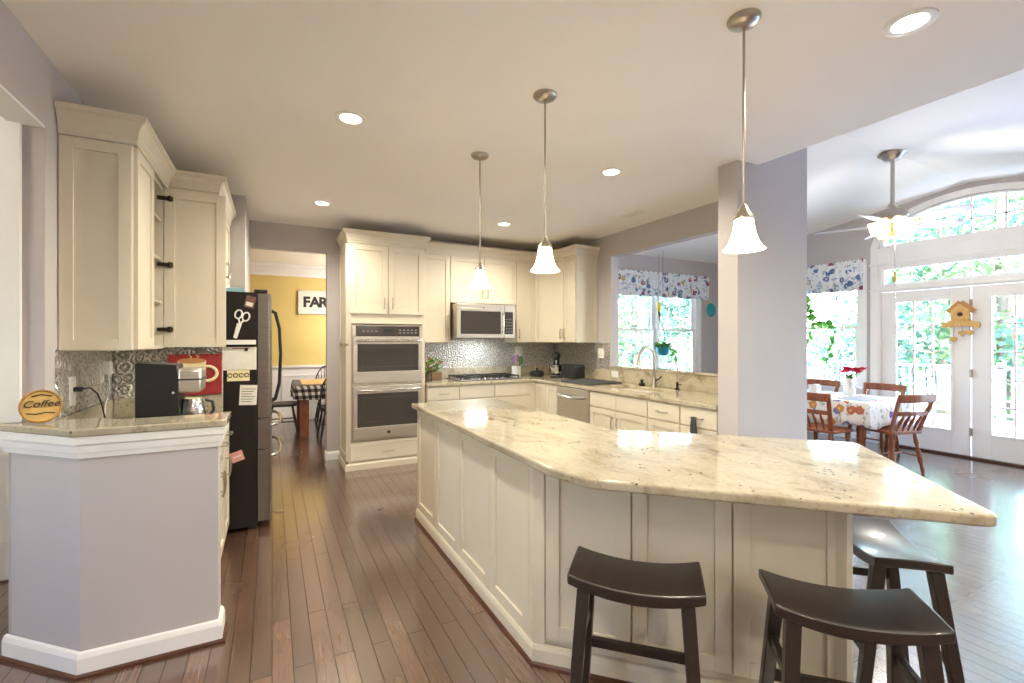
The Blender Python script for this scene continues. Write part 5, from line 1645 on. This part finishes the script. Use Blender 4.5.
dl_ = thing('added_dining_lamp', 'added lamp standing in for dining room daylight, out of view', 'fill_lamp', (1.5, 7.85, H))
MB().lathe([(.001, 0), (.07, 0), (.06, -.02), (.01, -.03), (.01, -.45), (.001, -.45)], n=20).build('stem', M['brass'], dl_, smooth=40)
MB().lathe_open([(.03, -.44), (.09, -.48), (.13, -.56), (.14, -.60)], n=28).build('lamp_shade', M['shade'], dl_, smooth=60, solid=.003)
cdo = bpy.data.objects.new('dining_fill_bulb', cd); col.objects.link(cdo); cdo.parent = dl_; cdo.location = (0, 0, -.62)
# this unseen lamp is added in place of the dining room's window daylight

# ================================================================== OUTSIDE
lw = MB().box(-30, 60, -30, 60, -1.3, -1.2)
tag(lw.build('lawn', M['grass']), 'green lawn beyond the deck', 'lawn', kind='structure')
dm = MB()
for i in range(30): dm.box(7.58 + i * .145, 7.58 + i * .145 + .138, -4, 9, -.10, -.06)
tag(dm.build('deck', M['deck']), 'sunlit pale wooden deck outside the french doors', 'deck', kind='structure')
dr = thing('deck_railing', 'pale deck railing with many balusters outside the doors', 'railing', (11.75, 0, -.06))
MB().box(-.05, .05, -4, 9, .95, .99).build('top_rail', M['rail'], dr, .004)
MB().box(-.02, .02, -4, 9, .10, .14).build('bottom_rail', M['rail'], dr)
for i in range(8): MB().box(-.05, .05, -3.9 + i * 1.8 - .05, -3.9 + i * 1.8 + .05, 0, 1.06).build('post', M['rail'], dr, .004)
for i in range(60):
    y = 1.2 + i * .115
    MB().box(-.015, .015, y - .015, y + .015, .14, .95).build('baluster', M['rail'], dr)
def make_deck_chair(label, loc, rz):
    r = thing('deck_chair', label, 'chair', loc, rz, 'pale slatted chairs on the deck')
    mm = M['rail']
    b = MB()
    for i in range(6): b.box(-.26, .26, -.22 + i * .085, -.15 + i * .085, .34 + i * .012, .36 + i * .012)
    b.build('seat', mm, r)
    b = MB()
    for i in range(5): b.beam((-.22 + i * .11, -.22, .33), (-.25 + i * .125, -.50, 1.0 - .03 * abs(i - 2)), .09, .018, up=(0, 1, 0))
    b.build('backrest', mm, r)
    for sx in (-1, 1):
        MB().beam((sx * .29, .26, 0), (sx * .29, .26, .55), .05, .08).build('leg', mm, r)
        MB().beam((sx * .29, -.52, 0), (sx * .29, .24, .36), .03, .09).build('leg', mm, r)
        MB().box(sx * .33 - .05, sx * .33 + .05, -.42, .34, .55, .575).build('armrest', mm, r)
    return r
make_deck_chair('pale slatted deck chair seen through the left french door', (9.6, 3.35, -.06), math.radians(115))
make_deck_chair('pale slatted deck chair seen through the right french door', (9.9, 2.2, -.06), math.radians(75))
make_deck_chair('pale slatted deck chair seen through the vine window', (10.2, 5.0, -.06), math.radians(100))

def tree(label, x, y, h, rad, mm, seed, n=5200):
    rr = random.Random(seed)
    r = thing('garden_tree', label, 'tree', (x, y, -1.2))
    MB().tube([(0, 0, 0), (.1, .05, h * .3), (-.05, .1, h * .6), (.05, 0, h * .85)], [.2, .16, .1, .04], 10).build('trunk', M['bark'], r, smooth=60)
    b = MB()
    cl = [(rr.gauss(0, rad * .42), rr.gauss(0, rad * .42), rr.uniform(h * .12, h), rr.uniform(.5, 1.0) * rad * .5) for _ in range(26)]
    for i in range(n):
        cx, cy, cz, cr_ = rr.choice(cl)
        a, ph = rr.uniform(0, 2 * PI), math.acos(rr.uniform(-1, 1))
        q_ = cr_ * rr.uniform(.6, 1) 
        p = (cx + q_ * math.sin(ph) * math.cos(a), cy + q_ * math.sin(ph) * math.sin(a), max(.1, cz + q_ * math.cos(ph)))
        s_ = rr.uniform(.09, .19)
        b.leaf(p, (rr.uniform(-1, 1), rr.uniform(-1, 1), rr.uniform(-1, .4)), (rr.uniform(-1, 1), rr.uniform(-1, 1), 1), s_ * 1.4, s_)
    b.build('foliage', M[mm], r)
    return r
TR = [('leafy tree beyond the deck, left pane of the left french door', 15.5, 7.2, 8.5, 2.8, 'leaf_b'), ('leafy tree beyond the deck behind the meeting of the french doors', 16, 4.4, 9.5, 3.0, 'leaf_a'),
      ('leafy tree beyond the deck behind the right french door', 15, 1.4, 8.5, 2.8, 'leaf_b'), ('tall far tree filling the gap above the french doors', 20, 7, 13, 4.0, 'leaf_a'), ('tall far tree behind the arched window right side', 20, 1.5, 12, 4.0, 'leaf_b'),
      ('leafy tree behind the vine window', 15, 10.5, 8.5, 3.0, 'leaf_a'), ('leafy tree at the left half of the window over the sink', 7.6, 10.8, 7.5, 2.6, 'leaf_a'), ('leafy tree at the right half of the window over the sink', 11.2, 12.2, 8.5, 3.0, 'leaf_b'),
      ('tall far tree behind the window over the sink', 9, 16.5, 12, 4.0, 'leaf_a'), ('far tree at the corner beyond deck and window', 15, 15.5, 11, 4.0, 'leaf_b')]
for i, (lab, x, y, h, rad, mm) in enumerate(TR): tree(lab, x, y, h, rad, mm, 100 + i)
